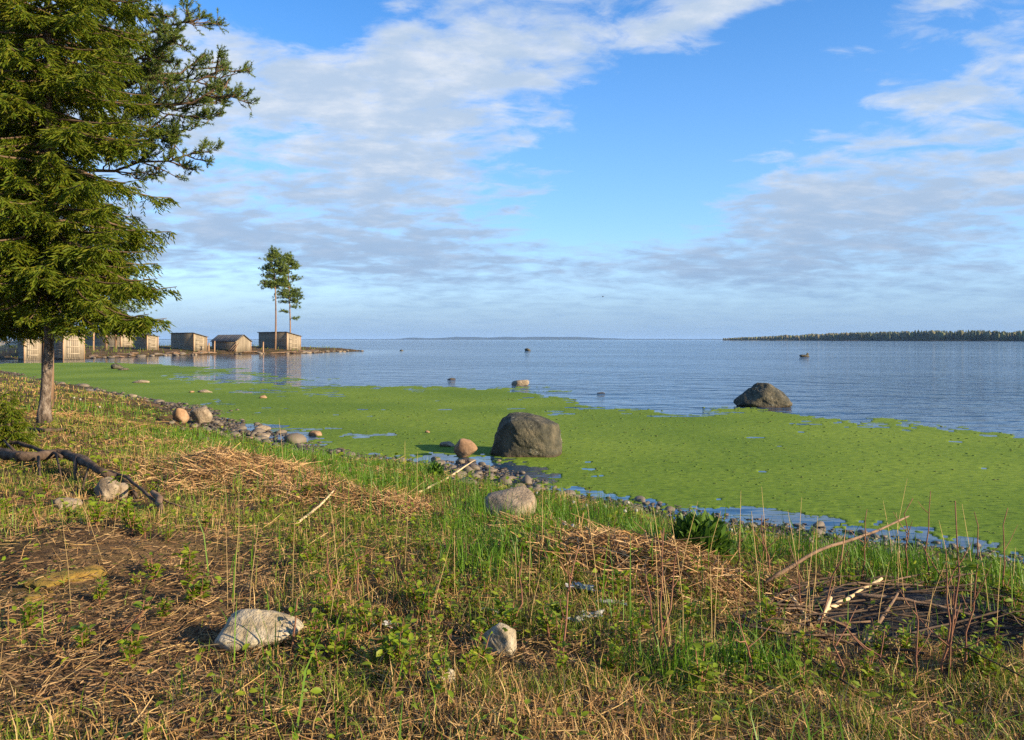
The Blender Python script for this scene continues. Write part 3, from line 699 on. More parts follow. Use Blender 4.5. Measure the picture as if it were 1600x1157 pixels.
# ------------------------------------------------------------------ the near spruce and its neighbours
def spruce_mesh(seed, H, h0, rad, nwh, dense_to, scale_top=1.0, sparse=3, droop=.32, extra=[]):
    r0 = np.random.default_rng(seed); wood = MB(); P, Dv, Ls, Ws = [], [], [], []
    zs = h0 + (H * .985 - h0) * (np.linspace(0, 1, nwh) ** 1.18)
    for z in zs:
        rel = (z - h0) / (H - h0); Lb = rad * (1 - rel ** 1.6) * (.92 + .08 * min(1, rel * 6)) + .15
        nb = 7 if z < dense_to else 4
        hang = extra if abs(z - zs[0]) < 1e-6 else []
        for a, xz, xl, xd in [(q, 0, 0, 0) for q in np.arange(nb) * 2 * np.pi / nb + r0.uniform(0, 6.28)] + hang:
            a += r0.normal() * (.22 if not xl else .05); L = xl or Lb * r0.uniform(.56, 1.12); e = np.array([math.cos(a), math.sin(a), 0]); side = np.array([-e[1], e[0], 0])
            zz = (z + r0.normal() * .12) if not xl else xz; ss = np.linspace(0, 1, 7); drp = droop * r0.uniform(.6, 1.4) if not xl else xd
            pts = np.stack([e[0] * L * ss, e[1] * L * ss, zz + L * (.10 * ss - drp * 1.7 * ss ** 1.6 + drp * 1.05 * ss ** 3)], 1)
            pts += side * (r0.normal() * .10 * L * ss ** 2)[:, None]
            v, f = tube(pts, .028 * (1 - ss * .85) * (L / 2 + .3), 4, False); wood.add(v, f)
            step = .075 if z < dense_to else .075 * sparse
            nsub = max(3, int(L / step))
            for sd_ in (-1, 1):
                t = np.sort(r0.uniform(.10, 1.0, nsub)); base = np.stack([np.interp(t, ss, pts[:, q]) for q in range(3)], 1)
                bl = (.14 + .34 * L * .38 * np.sin(np.pi * np.clip(t * .85 + .12, 0, 1))) * r0.uniform(.6, 1.25, nsub)
                bd = norm(e * .75 + side * sd_ * .8 + np.stack([np.zeros(nsub), np.zeros(nsub), -r0.uniform(.2, 1.1, nsub)], 1) + r0.normal(size=(nsub, 3)) * .15)
                for q in range(nsub):
                    k = max(2, int(bl[q] / (.034 if z < dense_to else .09))); tt = (np.arange(k) + r0.random(k) * .6) / k
                    cc = base[q] + bd[q] * (tt * bl[q])[:, None] + np.array([0, 0, -1.0]) * (tt ** 2 * bl[q] * .22)[:, None]
                    alt = np.where(np.arange(k) % 2, 1, -1)[:, None]; sidev = norm(np.cross(bd[q], np.array([0, 0, 1.0])))
                    dd = norm(bd[q] * .9 + sidev * alt * .65 + np.array([0, 0, -.22]) + r0.normal(size=(k, 3)) * .22)
                    P.append(cc); Dv.append(dd); Ls.append(r0.uniform(.08, .17, k)); Ws.append(r0.uniform(.019, .030, k) * (1 if z < dense_to else 2))
                    P.append(base[q][None] + bd[q] * bl[q] * .3); Dv.append(bd[q][None]); Ls.append(np.array([bl[q] * .8])); Ws.append(np.array([.022]))
            P.append(pts[-2:-1]); Dv.append(norm(pts[-1:] - pts[-2:-1])); Ls.append(np.array([.3 * L * .5])); Ws.append(np.array([.04]))
    v, f = sprigs(np.concatenate(P), np.concatenate(Dv), np.concatenate(Ls), np.concatenate(Ws))
    wood.add(v, f, 1)
    return wood.mesh('spruce_crown', [m_twig, m_needle])
def spruce(px, base_y, d, crown, H, tr, label, group=None, rz=0., bend=None, scale=1.):
    u = (px - CX) / F; zb = EYE - (base_y - HY) / F * d if base_y else float(z_at(u * d, d))
    root = tag(empty('spruce_tree', (u * d, d, zb), rz), label, 'tree', group); root.scale = (scale,) * 3
    n = 22; zz = np.concatenate([[-.15, .03, .10, .2], np.linspace(.35, H, n - 4)]); rr_ = np.interp(zz, [-.15, .05, .25, .8, 3, H], [tr * 1.7, tr * 1.35, tr * 1.12, tr, tr * .9, .02])
    bx = np.interp(zz, [0, .35, .9, 1.6, 2.4, H], bend) if bend else zz * 0
    b = MB(); v, f = tube(np.stack([bx, zz * 0, zz], 1), rr_, 14); v += (fbm(v[:, 0] * 22 + v[:, 1] * 17, v[:, 2] * 5, 9, 3) - .5)[:, None] * .03 * norm(v * np.array([1, 1, 0])); b.add(v, f)
    b.build('trunk', m_bark, root, smooth=True); link('crown', crown, root)
    return root
crown_a = spruce_mesh(21, 17., 2.55, 2.15, 60, 9.0, extra=[(-.1, 2.75, 2.2, .75), (-.5, 2.6, 1.9, .85), (-.9, 2.5, 1.7, .9), (.3, 2.6, 2.1, .7), (-.25, 2.35, 1.7, .6), (-.7, 3.1, 2.3, .8), (.05, 3.3, 2.4, .7), (-1.2, 2.5, 1.4, .9), (-.35, 2.95, 2.0, .95), (.5, 2.4, 1.6, .8), (-.6, 2.25, 1.8, .55), (-.2, 2.2, 2.1, .5), (.15, 2.3, 2.2, .5), (-1., 2.25, 1.4, .6), (-2.2, 2.4, 1.6, .6), (-2.8, 2.4, 1.8, .5), (2.9, 2.35, 1.7, .55), (-.4, 2.5, 2.3, .6), (-1.6, 2.35, 1.3, .6)])
GT = 'spruces at the left edge'
spruce(73, 648, 15.6, crown_a, 17., .085, 'old spruce with a bare scaly trunk standing on the near bank', GT, rz=0., bend=[-.05, -.02, 0.02, .06, .03, .0])
spruce(-80, None, 17.5, crown_a, 17., .13, 'spruce at the left edge, its boughs hanging over the fence', GT, rz=.4, scale=1.06)
spruce(-10, None, 26., crown_a, 17., .12, 'spruce standing behind the old spruce, mostly hidden', GT, rz=4.0, scale=1.0)
crown_y = spruce_mesh(33, .95, .06, .46, 8, 2., droop=.10)
spruce(14, 690, 11.8, crown_y, .95, .013, 'young spruce with low green boughs beside the fallen log', None, rz=1., scale=.62)

# pine leaning its boughs out beyond the spruce
def near_pine():
    r0 = np.random.default_rng(5); d = 20.5; u = (74.5 - CX) / F; x0 = u * d; zb = float(z_at(x0, d)); H = 17.
    root = tag(empty('pine_tree', (x0, d, zb)), 'big pine behind the old spruce with boughs reaching over the lake', 'tree')
    b = MB(); ts = np.linspace(0, 1, 12); v, f = tube([(0, 0, -.3 if t == 0 else H * t) for t in ts], .15 * (1 - .8 * ts), 10); b.add(v, f); b.build('trunk', m_pbark, root, smooth=True)
    wood = MB(); TP, TD = [], []
    def grow(p0, p1, r, depth, up=.06):
        Lh = np.linalg.norm(p1 - p0); s = np.linspace(0, 1, 6)
        pts = p0 + (p1 - p0) * s[:, None]; pts[:, 2] += up * Lh * np.sin(s * np.pi) * -1 + r0.normal(size=6) * .02 * Lh; pts[1:-1] += r0.normal(size=(4, 3)) * .025 * Lh
        v, f = tube(pts, r * (1 - .75 * s) + .003, 5 if depth == 0 else 3, False); wood.add(v, f)
        dirv = (p1 - p0) / Lh
        if depth < 2:
            for q in range((14, 7)[depth]):
                t = r0.uniform(.28 if depth == 0 else .2, 1.0); c = np.array([np.interp(t, s, pts[:, w]) for w in range(3)])
                dd = norm(dirv * .8 + r0.normal(size=3) * np.array([.5, .6, .45]) + np.array([0, 0, .12])); ll = Lh * (.30, .42)[depth] * r0.uniform(.5, 1.1) * (1.15 - .5 * t)
                grow(c, c + dd * ll, r * .45, depth + 1, .04)
        k = max(2, int(Lh / .11)) if depth == 2 else (3 if depth else 4)
        for q in range(k):
            t = r0.uniform(.35, 1.0) if depth == 2 else r0.uniform(.8, 1.0); c = np.array([np.interp(t, s, pts[:, w]) for w in range(3)])
            TP.append(c); TD.append(norm(dirv * .8 + r0.normal(size=3) * .45 + np.array([0, 0, .45])))
    targets = [(325, 28, 0), (300, 60, -.8), (340, 92, .6), (376, 108, 0), (382, 128, -.6), (352, 150, .4), (325, 178, -.5), (290, 120, 1.2), (332, 238, .2), (285, 205, -.7), (262, 25, 1.), (245, 150, 1.5),
               (215, 60, -1.), (300, -30, .3), (240, -60, 0), (330, -90, .8), (200, 200, 1.8), (180, -20, -1.5), (340, -160, 0), (250, -220, -.5)]
    for px, py, dyv in targets:
        dd = d + dyv; px = 74 + (px - 74) * .93; tgt = np.array([(px - CX) / F * dd - x0, dyv, EYE + (HY - py) / F * dd - zb]); z0 = tgt[2] - .10 * np.hypot(tgt[0], tgt[1]) + r0.uniform(-.2, .5)
        grow(np.array([0, 0, z0]), tgt, .05, 0, .10)
    for q in range(22):
        z = r0.uniform(5.5, 16.2); a = r0.uniform(.6, 5.7); ln = r0.uniform(1.2, 3.2) * (1.15 - z / 18)
        grow(np.array([0, 0, z]), np.array([math.cos(a) * ln, math.sin(a) * ln, z + r0.uniform(0, .6)]), .04, 0)
    TP, TD = np.array(TP), np.array(TD); k = 34; L = .20
    base = np.repeat(TP, k, 0) + np.repeat(TD, k, 0) * (r0.random(len(TP) * k) * L * .9)[:, None]
    nd = norm(np.repeat(TD, k, 0) * .75 + norm(r0.normal(size=(len(base), 3))) * .8)
    v, f = needles(base, nd, r0.uniform(.055, .095, len(base)), np.full(len(base), .016)); cr = MB(); cr.add(v, f)
    wood.build('limb', m_twig, root); cr.build('crown', m_pneedle, root)
near_pine()

# ------------------------------------------------------------------ boulders and stones
def stone(name, px, base_y, w_px, h_px, m, label, planes=None, depth=.8, seed=1, sub=4, amp=.05, sink=.15, rz=0., on=None, k=14., group=None, cat='stone'):
    c = on if on is not None else (G(px, base_y)); d = c[1]; w = w_px / F * d; h = h_px / F * d
    v, f = rock((w, w * depth, h * (1 + sink) * 1.0), planes, sub, amp, seed, k)
    v[:, 2] -= v[:, 2].min(); v[:, 2] -= h * sink
    sc = h / v[:, 2].max(); v[:, 2] = np.where(v[:, 2] > 0, v[:, 2] * sc, v[:, 2])
    xsz = v[:, 0].max() - v[:, 0].min(); v[:, 0] *= w / xsz
    b = MB(); b.add(v, f); o = b.build(name, m, smooth=True, loc=(c[0], c[1] + w * depth * .42, c[2])); o.rotation_euler = (0, 0, rz)
    return tag(o, label, cat, group)
stone('boulder', 826, 716, 117, 65, m_boulder, 'largest boulder, dark and flat-faced, standing in the green weed', depth=.95, seed=3, sub=6, amp=.075, k=34.,
      planes=[(-.60, -.80, .15, .92), (-1, 0, .22, .97), (-.75, -.2, .75, 1.0), (-.05, -.20, 1, .90), (.36, -.1, .95, .84), (1, -.15, .08, .97), (.30, -1, .10, .92), (.12, -.8, .75, .93), (.0, -1, .0, .84), (.75, -.75, .3, .90), (0, 1, .2, .8), (-.6, .8, .2, .85), (.7, .8, .2, .85), (0, 0, -1, .9)])
stone('boulder', 1203, 637, 90, 37, m_boulder, 'dark peaked boulder at the outer edge of the weed', depth=.8, seed=5, sub=6, amp=.09, k=26.,
      planes=[(-.62, -.55, .62, .62), (-.8, .2, .6, .74), (.10, -.9, .5, .72), (.75, -.35, .55, .66), (.55, .5, .6, .8), (.1, .1, 1, .92), (1, 0, .3, .9), (-1, -.1, .2, .95), (0, -1, .1, .85), (0, 1, .3, .8), (0, 0, -1, 1)])
stone('stone', 726, 717, 38, 30, m_brown, 'rounded brown stone left of the largest boulder', seed=8, amp=.05, k=9., sink=.1)
stone('stone', 797, 815, 84, 46, m_granite, 'pale blunt stone lying in lush grass below the boulder', seed=9, amp=.06, k=10., depth=.9)
stone('stone', 278, 660, 27, 22, m_brown, 'smaller brown stone of the pair on the shore at left', seed=10, amp=.06, k=10.)
stone('stone', 312, 663, 35, 26, m_granite, 'larger rounded tan stone of the pair on the shore at left', seed=12, amp=.05, k=8.)
stone('stone', 390, 1026, 130, 60, m_white, 'long pale rough stone set in the bare slope', seed=14, amp=.12, k=9., depth=.6, sub=5)
stone('stone', 780, 1032, 56, 50, m_white, 'angular whitish stone in the foreground centre', seed=15, amp=.06, k=26., depth=.9, sub=5, rz=.5)
stone('stone', 690, 1075, 48, 26, m_white, 'whitish stone low in the grass near the bottom', seed=16, amp=.08)
stone('stone', 160, 782, 40, 34, m_granite, 'rough stone under the end of the fallen log', seed=17, amp=.12, k=12)
stone('stone', 183, 780, 26, 24, m_granite, 'small tan stone touching the rough stone below the log', seed=18, amp=.10)
stone('stone', 97, 800, 42, 20, m_granite, 'flat mossy stone in the grass left of the log end', seed=19, amp=.12)
stone('stone', 845, 697, 1, 1, m_brown, 'x', seed=1) if False else None
for px, by, w, h, mm, lab, dp in [(813, 603, 28, 9, m_granite, 'domed rock at the edge of the weed in mid lake', .8), (705, 593.5, 13, 2.5, m_boulder, 'flat dark rock barely above the open water', .6), (180, 577, 18, 9, m_boulder, 'dark jagged stones in the weed before the sheds', .9),
                             (190, 579, 18, 4, m_boulder, 'low dark stone right of the jagged one', .8), (218, 599, 28, 5, m_granite, 'flat tan stone in the weed left of the open lead', .5), (318, 614, 24, 5, m_granite, 'tan flat stone in the open lead', .5), (298, 614, 9, 3, m_brown, 'small stone left of the tan flat stone', .6),
                             (410, 623, 12, 5, m_brown, 'small round stone alone in the weed', .8), (204, 622, 16, 6, m_granite, 'pale stone just off the left bank', .7), (493, 682, 22, 8, m_brown, 'dark pointed stone in the weed off the grass', .7), (409, 686, 24, 9, m_granite, 'pale block at the end of the flat slab', .7),
                             (384, 687, 34, 4, m_brown, 'flat slab in the shallows off the shore', .5), (698, 699, 24, 8, m_granite, 'low pale stone left of the brown round one', .8), (824, 548.5, 10, 4, m_boulder, 'small dark rock far out on the lake', .7), (1257, 558, 15, 3.5, m_boulder, 'dark rock far out before the headland', .5), (1262, 556.5, 5, 5, m_boulder, 'knob of rock beside the flat dark rock', .7),
                             (627, 548.5, 6, 1.8, m_boulder, 'tiny dark rock beyond the tip of the spit', .7), (668, 677, 8, 4, m_brown, 'small dark stone in the weed off the stony point', .8), (940, 615, 14, 1.5, m_boulder, 'thin dark rock just breaking the surface', .5)]:
    stone('water_stone', px, by, w, h, mm, lab, depth=dp, seed=int(px), sub=3, amp=.12, on=lake(px, by), group='stones standing in the lake', sink=.45)

# shore pebbles: each its own stone
cnt = 0
SHL = np.array(SHORE[2:15])
for k in range(6000):
    q = rng.integers(0, len(SHL) - 1); t_ = rng.random(); p = SHL[q] + (SHL[q + 1] - SHL[q]) * t_
    x, y = p + rng.normal(size=2) * np.array([.45, .5])
    z = float(z_at(x, y))
    if not (-.06 < z < .20): continue
    if fbm(x * 1.1, y * 1.1, 77) < .36: continue
    pxx = CX + x / y * F
    if not (-40 < pxx < 1640) or y < 3: continue
    sc = float(np.clip(rng.lognormal(math.log(.10), .5), .04, .28)) * (.62 if y < 11.5 else (1.0 if y < 18 else 1.5))
    mesh_ = v_peb[rng.integers(0, 8)] if rng.random() < .85 else v_gr[rng.integers(0, 4)]
    o = link('shore_stone', mesh_, loc=(x, y, max(z, -.01) + sc * .12)); o.scale = (sc * rng.uniform(.9, 1.3), sc, sc * rng.uniform(.7, 1)); o.rotation_euler = (rng.uniform(-.2, .2), rng.uniform(-.2, .2), rng.uniform(0, 6.28))
    w_ = [a_ for lim, a_ in ((330, 'beside the pair of shore stones'), (640, 'off the lush grass left of the stony point'), (800, 'at the little stony point'), (1000, 'below the largest boulder and the pale blunt stone'), (1250, 'beyond the dark leafy clump'), (9999, 'toward the right edge behind the brush heap')) if pxx < lim][0]
    tag(o, 'small wet stone at the waterline ' + w_, 'stone', 'stones at the waterline ' + w_); cnt += 1
    if cnt >= 290: break
for px, py in [(705, 735), (720, 745), (690, 728), (740, 722), (755, 728), (775, 722), (735, 735), (700, 750), (760, 735), (745, 748), (680, 722), (715, 725), (730, 760), (790, 752), (770, 748), (820, 756), (845, 762), (300, 668), (285, 672), (330, 675), (352, 684), (270, 662), (320, 690)]:
    c = G(px + rng.uniform(-5, 5), py); sc = rng.uniform(.10, .26)
    o = link('shore_stone', v_peb[rng.integers(0, 8)] if rng.random() < .6 else v_gr[rng.integers(0, 4)], loc=c + np.array([0, 0, sc * .15])); o.scale = (sc * 1.2, sc, sc * .85); o.rotation_euler = (0, 0, rng.uniform(0, 6.28))
    tag(o, 'fist-sized stone on the stony point by the boulders', 'stone', 'stones on the little point')

SHB = np.array(SHORE[2:16]); ns = 15000; q = rng.integers(0, len(SHB) - 1, ns); t_ = rng.random(ns)[:, None]; p = SHB[q] + (SHB[q + 1] - SHB[q]) * t_ + rng.normal(size=(ns, 2)) * .5
z = z_at(p[:, 0], p[:, 1]); k = (z > -.05) & (z < .21) & (fbm(p[:, 0] * 1.3, p[:, 1] * 1.3, 78) > .33) & (p[:, 1] > 3); p, z = p[k], z[k]
v0, f0 = rock((1, .85, .6), sub=1, amp=.12, seed=9, nplanes=10); sz = np.clip(rng.lognormal(math.log(.035), .5, len(p)), .012, .11) * np.clip(p[:, 1] / 14, .8, 1.8); a = rng.uniform(0, 6.28, len(p)); ca, sa = np.cos(a)[:, None], np.sin(a)[:, None]
V = np.stack([v0[None, :, 0] * ca - v0[None, :, 1] * sa, v0[None, :, 0] * sa + v0[None, :, 1] * ca, v0[None, :, 2] * np.ones_like(ca)], -1) * sz[:, None, None] * rng.uniform(.8, 1.2, (len(p), len(v0), 1)) + np.stack([p[:, 0], p[:, 1], np.maximum(z, -.01) + sz * .15], 1)[:, None]
m_gravel = mat('wet gravel', None, island=[(.040, .031, .021), (.085, .064, .043), (.024, .020, .014), (.15, .115, .078)], bump=0, rough=.5)
b = MB(); b.add(V.reshape(-1, 3), (f0[None] + (np.arange(len(p)) * len(v0))[:, None, None]).reshape(-1, 3)); tag(b.build('shore_gravel', m_gravel), 'small dark wet gravel along the waterline', kind='stuff')

# ------------------------------------------------------------------ fallen log, roots and branches
def limb(name, pix, rad, m, label, cat='branch', group=None, lift=.0, subs=(), sides=8, parts='stub', jit=None, mesh_off=None):
    jit = jit or (.012 if sides >= 8 and max(rad) > .02 else .0025)
    """wood lying on or over the ground, along pixel stations (px, py, height above ground)"""
    P = []
    for px, py, h in pix:
        c = G(px, py); c[2] += h; P.append(c)
    P = np.array(P); n = len(P); s = np.linspace(0, n - 1, (n - 1) * 4 + 1); jit = jit
    Q = np.stack([np.interp(s, np.arange(n), P[:, q]) for q in range(3)], 1); Q[1:-1] = (Q[:-2] + 2 * Q[1:-1] + Q[2:]) / 4
    Q += rng.normal(size=Q.shape) * jit * 0.6; rd = np.interp(s, np.arange(n), rad) * rng.uniform(.88, 1.12, len(s))
    o0 = Q[0].copy(); b = MB(); v, f = tube(Q - o0, rd, sides if sides < 8 else 12)
    if sides >= 8:
        ctr = np.repeat(Q - o0, 12, 0); k_ = len(ctr); off = v[:k_] - ctr
        v[:k_] = ctr + off * (1 + .9 * (fbm(v[:k_, 0] * 5 + off[:, 2] * 14, off[:, 1] * 18 + v[:k_, 2] * 3, 7, 4) - .5))[:, None]
    b.add(v, f); o = b.build(name, m, smooth=True, loc=o0); tag(o, label, cat, group)
    for st in subs:
        PP = []
        for px, py, h in st[0]:
            c = G(px, py); c[2] += h; PP.append(c - o0)
        b = MB(); v, f = tube(PP, np.linspace(st[1], st[1] * .55, len(PP)), 6); b.add(v, f); b.build(parts, m, o)
    return o
limb('fallen_log', [(-70, 716, .14), (0, 728, .18), (40, 736, .15), (95, 732, .20), (130, 742, .17), (160, 760, .15), (190, 764, .10), (217, 784, .02)], [.066, .06, .058, .05, .056, .042, .034, .016], m_log,
     'dark fallen trunk with broken branch stubs reaching in from the left', 'log', subs=[([(118, 739, .17), (117, 756, .0)], .026), ([(176, 762, .11), (180, 779, -.02)], .026), ([(60, 735, .16), (63, 754, .0)], .018), ([(88, 733, .18), (97, 752, .0)], .015), ([(203, 774, .06), (216, 794, .0)], .016), ([(28, 733, .17), (2, 708, .22)], .022), ([(140, 748, .17), (128, 770, .02)], .014)])
limb('fallen_branch', [(236, 792, .16), (245, 795, .12), (252, 806, .05), (259, 812, -.02)], [.018, .028, .026, .02], m_stick, 'short reddish branch propped beyond the end of the log', subs=[([(245, 795, .12), (262, 800, .09), (305, 806, .04)], .012)])
limb('fallen_branch', [(30, 669, .05), (50, 678, .06), (75, 678, .05), (100, 676, .05), (124, 679, .02)], [.03, .035, .03, .025, .015], m_log, 'curved dark branch on the straw at the foot of the old spruce')
limb('fallen_branch', [(-20, 716, .22), (20, 712, .20), (60, 722, .16), (96, 735, .18)], [.03, .028, .024, .018], m_log, 'second thinner branch running along the top of the fallen trunk')
limb('fallen_branch', [(150, 752, .14), (200, 772, .18), (232, 792, .10), (262, 800, .02)], [.022, .018, .014, .008], m_log, 'thin twisted root reaching past the end of the fallen trunk')
limb('fallen_branch', [(-10, 700, .08), (20, 698, .10), (45, 702, .06)], [.025, .022, .015], m_stick, 'grey branch lying above the fallen log at the left edge')
limb('fallen_branch', [(462, 825, .03), (500, 800, .06), (522, 782, .10)], [.014, .012, .008], m_cut, 'pale straw-coloured stick poking from the reed heap')
limb('fallen_branch', [(655, 775, .04), (700, 752, .04), (742, 724, .06)], [.014, .012, .008], m_cut, 'thin pale stick across the little stony point')
# brush heap on the right
GB = 'sticks of the brush heap'
limb('stick', [(1288, 968, .05), (1320, 955, .07), (1350, 940, .09), (1378, 930, .11)], [.015, .014, .012, .009], m_cut, 'thick pale cut stick sloping up over the black patch', 'stick', GB)
limb('stick', [(1275, 985, .02), (1290, 970, .06), (1298, 962, .12)], [.012, .012, .010], m_cut, 'short pale stub below the thick pale cut stick', 'stick', GB)
limb('stick', [(1335, 958, .12), (1400, 965, .13), (1470, 975, .10), (1560, 990, .06)], [.012, .012, .011, .009], m_stick, 'long brown pole lying across the black patch', 'stick', GB)
limb('stick', [(1195, 935, .10), (1280, 925, .30), (1350, 910, .34), (1420, 890, .44)], [.012, .012, .010, .007], m_stick, 'longest grey pole slanting up to the right over the weed', 'stick', GB)
limb('stick', [(1235, 943, .05), (1258, 975, .05), (1270, 988, .02)], [.012, .012, .012], m_cut, 'pale stick sloping down at the left of the black patch', 'stick', GB)
limb('stick', [(1150, 965, .02), (1200, 1000, .04), (1240, 1030, .03)], [.010, .010, .008], m_stick, 'reddish stick sloping down left of the heap', 'stick', GB)
limb('stick', [(1335, 1035, .02), (1370, 1000, .08), (1403, 965, .16)], [.012, .012, .008], m_stick, 'bent stick rising steeply before the black patch', 'stick', GB)
for k in range(64):
    x0 = rng.uniform(1150, 1560); y0 = rng.uniform(925, 1030); ln = rng.uniform(60, 240); sl_ = rng.normal() * .22
    limb('stick', [(x0, y0, rng.uniform(.02, .12)), (x0 + ln * .5, y0 + ln * .5 * sl_, rng.uniform(.05, .16)), (x0 + ln, y0 + ln * sl_, rng.uniform(.02, .12))], [rng.uniform(.003, .008)] * 3, m_dark_stick if k % 9 else m_stick,
         'brown stick lying flat in the brush heap', 'stick', 'flat sticks of the brush heap', sides=5, jit=.004)
# black sheet laid in the hollow, painting the dark void under the sticks
c = G(1430, 975); n = 46; gx, gy = np.meshgrid(np.linspace(-1, 1, n), np.linspace(-1, 1, n // 2)); Xb = c[0] + gx * .95; Yb = c[1] + gy * .55 + gx * -.05
Zb = z_at(Xb, Yb) + .03 + .04 * fbm(Xb * 9, Yb * 9, 91, 3) - .16 * np.clip(gx ** 2 + gy ** 2 - .5, 0, 1)
nn = n; j, i = np.meshgrid(np.arange(n // 2 - 1), np.arange(n - 1), indexing='ij'); a = (j * nn + i).ravel()
b = MB(); b.add(np.stack([Xb, Yb, Zb], -1).reshape(-1, 3) - c, np.stack([a, a + 1, a + nn + 1, a + nn], 1)); o = b.build('void_sheet', m_void, smooth=True, loc=c)
tag(o, 'black crumpled surface standing in for the dark void under the sticks', 'sheet')
# white scraps
def scrap(px, py, w, label, seed, hgt=.06):
    c = G(px, py); r0 = np.random.default_rng(seed); n = 12; gx, gy = np.meshgrid(np.linspace(-.5, .5, n), np.linspace(-.5, .5, n)); W = w / F * c[1]
    zz = fbm(gx * 3 + seed, gy * 3, seed, 3) * hgt; V = np.stack([gx * W + (vnoise(gx * 4, gy * 4, seed) - .5) * W * .3, gy * W * .6, zz + .015], -1).reshape(-1, 3)
    V[:, 2] += (z_at(V[:, 0] + c[0], V[:, 1] + c[1]) - c[2])
    j, i = np.meshgrid(np.arange(n - 1), np.arange(n - 1), indexing='ij'); a = (j * n + i).ravel(); keepf = vnoise(i.ravel() * .45, j.ravel() * .45, seed + 5) > .25
    b = MB(); b.add(V, np.stack([a, a + 1, a + n + 1, a + n], 1)[keepf]); tag(b.build('white_scrap', m_paper, loc=c), label, 'litter', 'white litter in the grass')
scrap(912, 935, 46, 'white crumpled scrap arched over the grass', 1, .10); scrap(955, 950, 42, 'white flat scrap right of the arched one', 2, .05); scrap(925, 972, 34, 'grey white scrap below the arched one', 3); scrap(895, 980, 30, 'small whitish scrap by the moss', 4)
scrap(600, 985, 40, 'pale scrap in straw left of the angular stone', 5, .05); scrap(775, 965, 40, 'pale scrap in straw above the angular stone', 6, .05)
v_chip = v_gr
for k in range(40):
    c = G(rng.uniform(640, 960), rng.normal(968, 14)); sc = rng.uniform(.02, .05); o = link('pale_chip', v_gr[k % 4], loc=c + np.array([0, 0, .02])); o.scale = (sc * 1.5, sc, sc * .6); o.rotation_euler = (0, 0, rng.uniform(0, 6.28))
    tag(o, 'pale stone chip among straw around the angular whitish stone', 'chip', 'pale chips in the straw')

# ------------------------------------------------------------------ ground cover
BARE = blobs([(90, 890, 220, 55, 1.0), (330, 900, 160, 40, 1.0), (700, 1010, 300, 50, .6), (180, 900, 300, 70, 1.0), (250, 980, 260, 70, 1.0), (150, 1060, 300, 60, .8), (1430, 1000, 190, 60, 1.0), (1300, 1000, 170, 45, .85), (800, 1030, 200, 40, .9), (1050, 1020, 120, 30, .7), (120, 880, 260, 60, 1.0), (330, 870, 110, 40, .9), (60, 960, 180, 50, .9), (300, 950, 150, 45, .85), (470, 960, 60, 30, .4), (1420, 955, 130, 28, 1.0), (1250, 960, 90, 25, .7), (830, 1030, 170, 25, .8), (1150, 1000, 120, 25, .5), (60, 790, 70, 20, .5)])
LUSH = blobs([(330, 690, 110, 10, .8), (650, 765, 130, 14, .9), (900, 820, 140, 14, .9), (1150, 870, 160, 12, .8), (1400, 890, 200, 12, .7), (250, 655, 80, 12, .9), (520, 735, 110, 12, .9), (400, 715, 70, 14, 1), (470, 722, 60, 16, 1), (560, 745, 60, 20, 1), (630, 750, 55, 26, 1), (680, 735, 30, 18, .8), (350, 700, 40, 16, .9), (760, 795, 45, 24, 1), (870, 805, 45, 14, 1), (930, 815, 60, 14, .95), (840, 850, 60, 24, .8), (730, 830, 60, 26, .8), (230, 650, 60, 16, .9), (150, 640, 60, 14, .7), (300, 680, 30, 10, .7),
              (1000, 850, 60, 14, .8), (1500, 900, 120, 22, .6), (1300, 900, 70, 16, .4), (1180, 1050, 90, 20, .6), (1050, 1060, 70, 20, .6), (760, 880, 80, 30, .6)])
HEAP = blobs([(330, 725, 70, 20, 1), (400, 750, 80, 22, 1), (440, 765, 60, 18, 1), (540, 790, 80, 16, 1), (620, 790, 50, 16, .9), (590, 745, 60, 10, .7), (860, 838, 50, 12, .9), (930, 870, 60, 18, 1), (990, 895, 60, 20, 1), (1040, 915, 40, 16, .8), (670, 790, 40, 14, .7), (120, 655, 50, 8, .8), (690, 770, 30, 10, .6)])
def polar(N, r0, r1, a0=-56, a1=46, pw=1.0):
    r = r0 * (r1 / r0) ** (rng.random(N) ** pw); a = np.radians(rng.uniform(a0, a1, N)); x, y = np.sin(a) * r, np.cos(a) * r
    z = z_at(x, y); return x, y, z, r
def cover(N, r0, r1, dens_f, h, w, mname, oname, label, lean=(.1, .6), zmin=.22, lod=.00055, pw=1.):
    x, y, z, r = polar(N, r0, r1, pw=pw); dn = dens_f(x, y)
    k = (rng.random(N) < dn) & (z > zmin) & (y > 1.2); x, y, z, r = x[k], y[k], z[k], r[k]; n = len(x)
    hh = h * rng.lognormal(0, .35, n) * np.clip(.55 + 1.0 * fbm(x * .8, y * .8, 44), .5, 1.5); hh = np.clip(hh, .03, 2.4 * h) * np.clip((z - .10) / .24, .4, 1)
    ww = np.maximum(w * rng.uniform(.7, 1.3, n), r * lod * rng.uniform(.8, 1.3, n)); a = rng.uniform(0, 6.283, n)
    v, f = blades(np.stack([x, y, z - .01], 1), hh, ww, a, rng.uniform(lean[0], lean[1], n) * rng.uniform(.5, 1.5, n), a + np.pi / 2 + rng.normal(0, .6, n))
    b = MB(); b.add(v, f); return tag(b.build(oname, mname), label, kind='stuff')
tuft = lambda x, y, s, lo, hi: np.clip((fbm(x * 2.3, y * 2.3, s) - lo) / (hi - lo), 0, 1)
cover(280000, 2.5, 60, lambda x, y: np.clip(bmask(x, y, LUSH) * 1.6 - .1, 0, 1) ** 1.3, .19, .0065, m_lush, 'lush_grass', 'lush green grass in patches along the shore', zmin=.20)
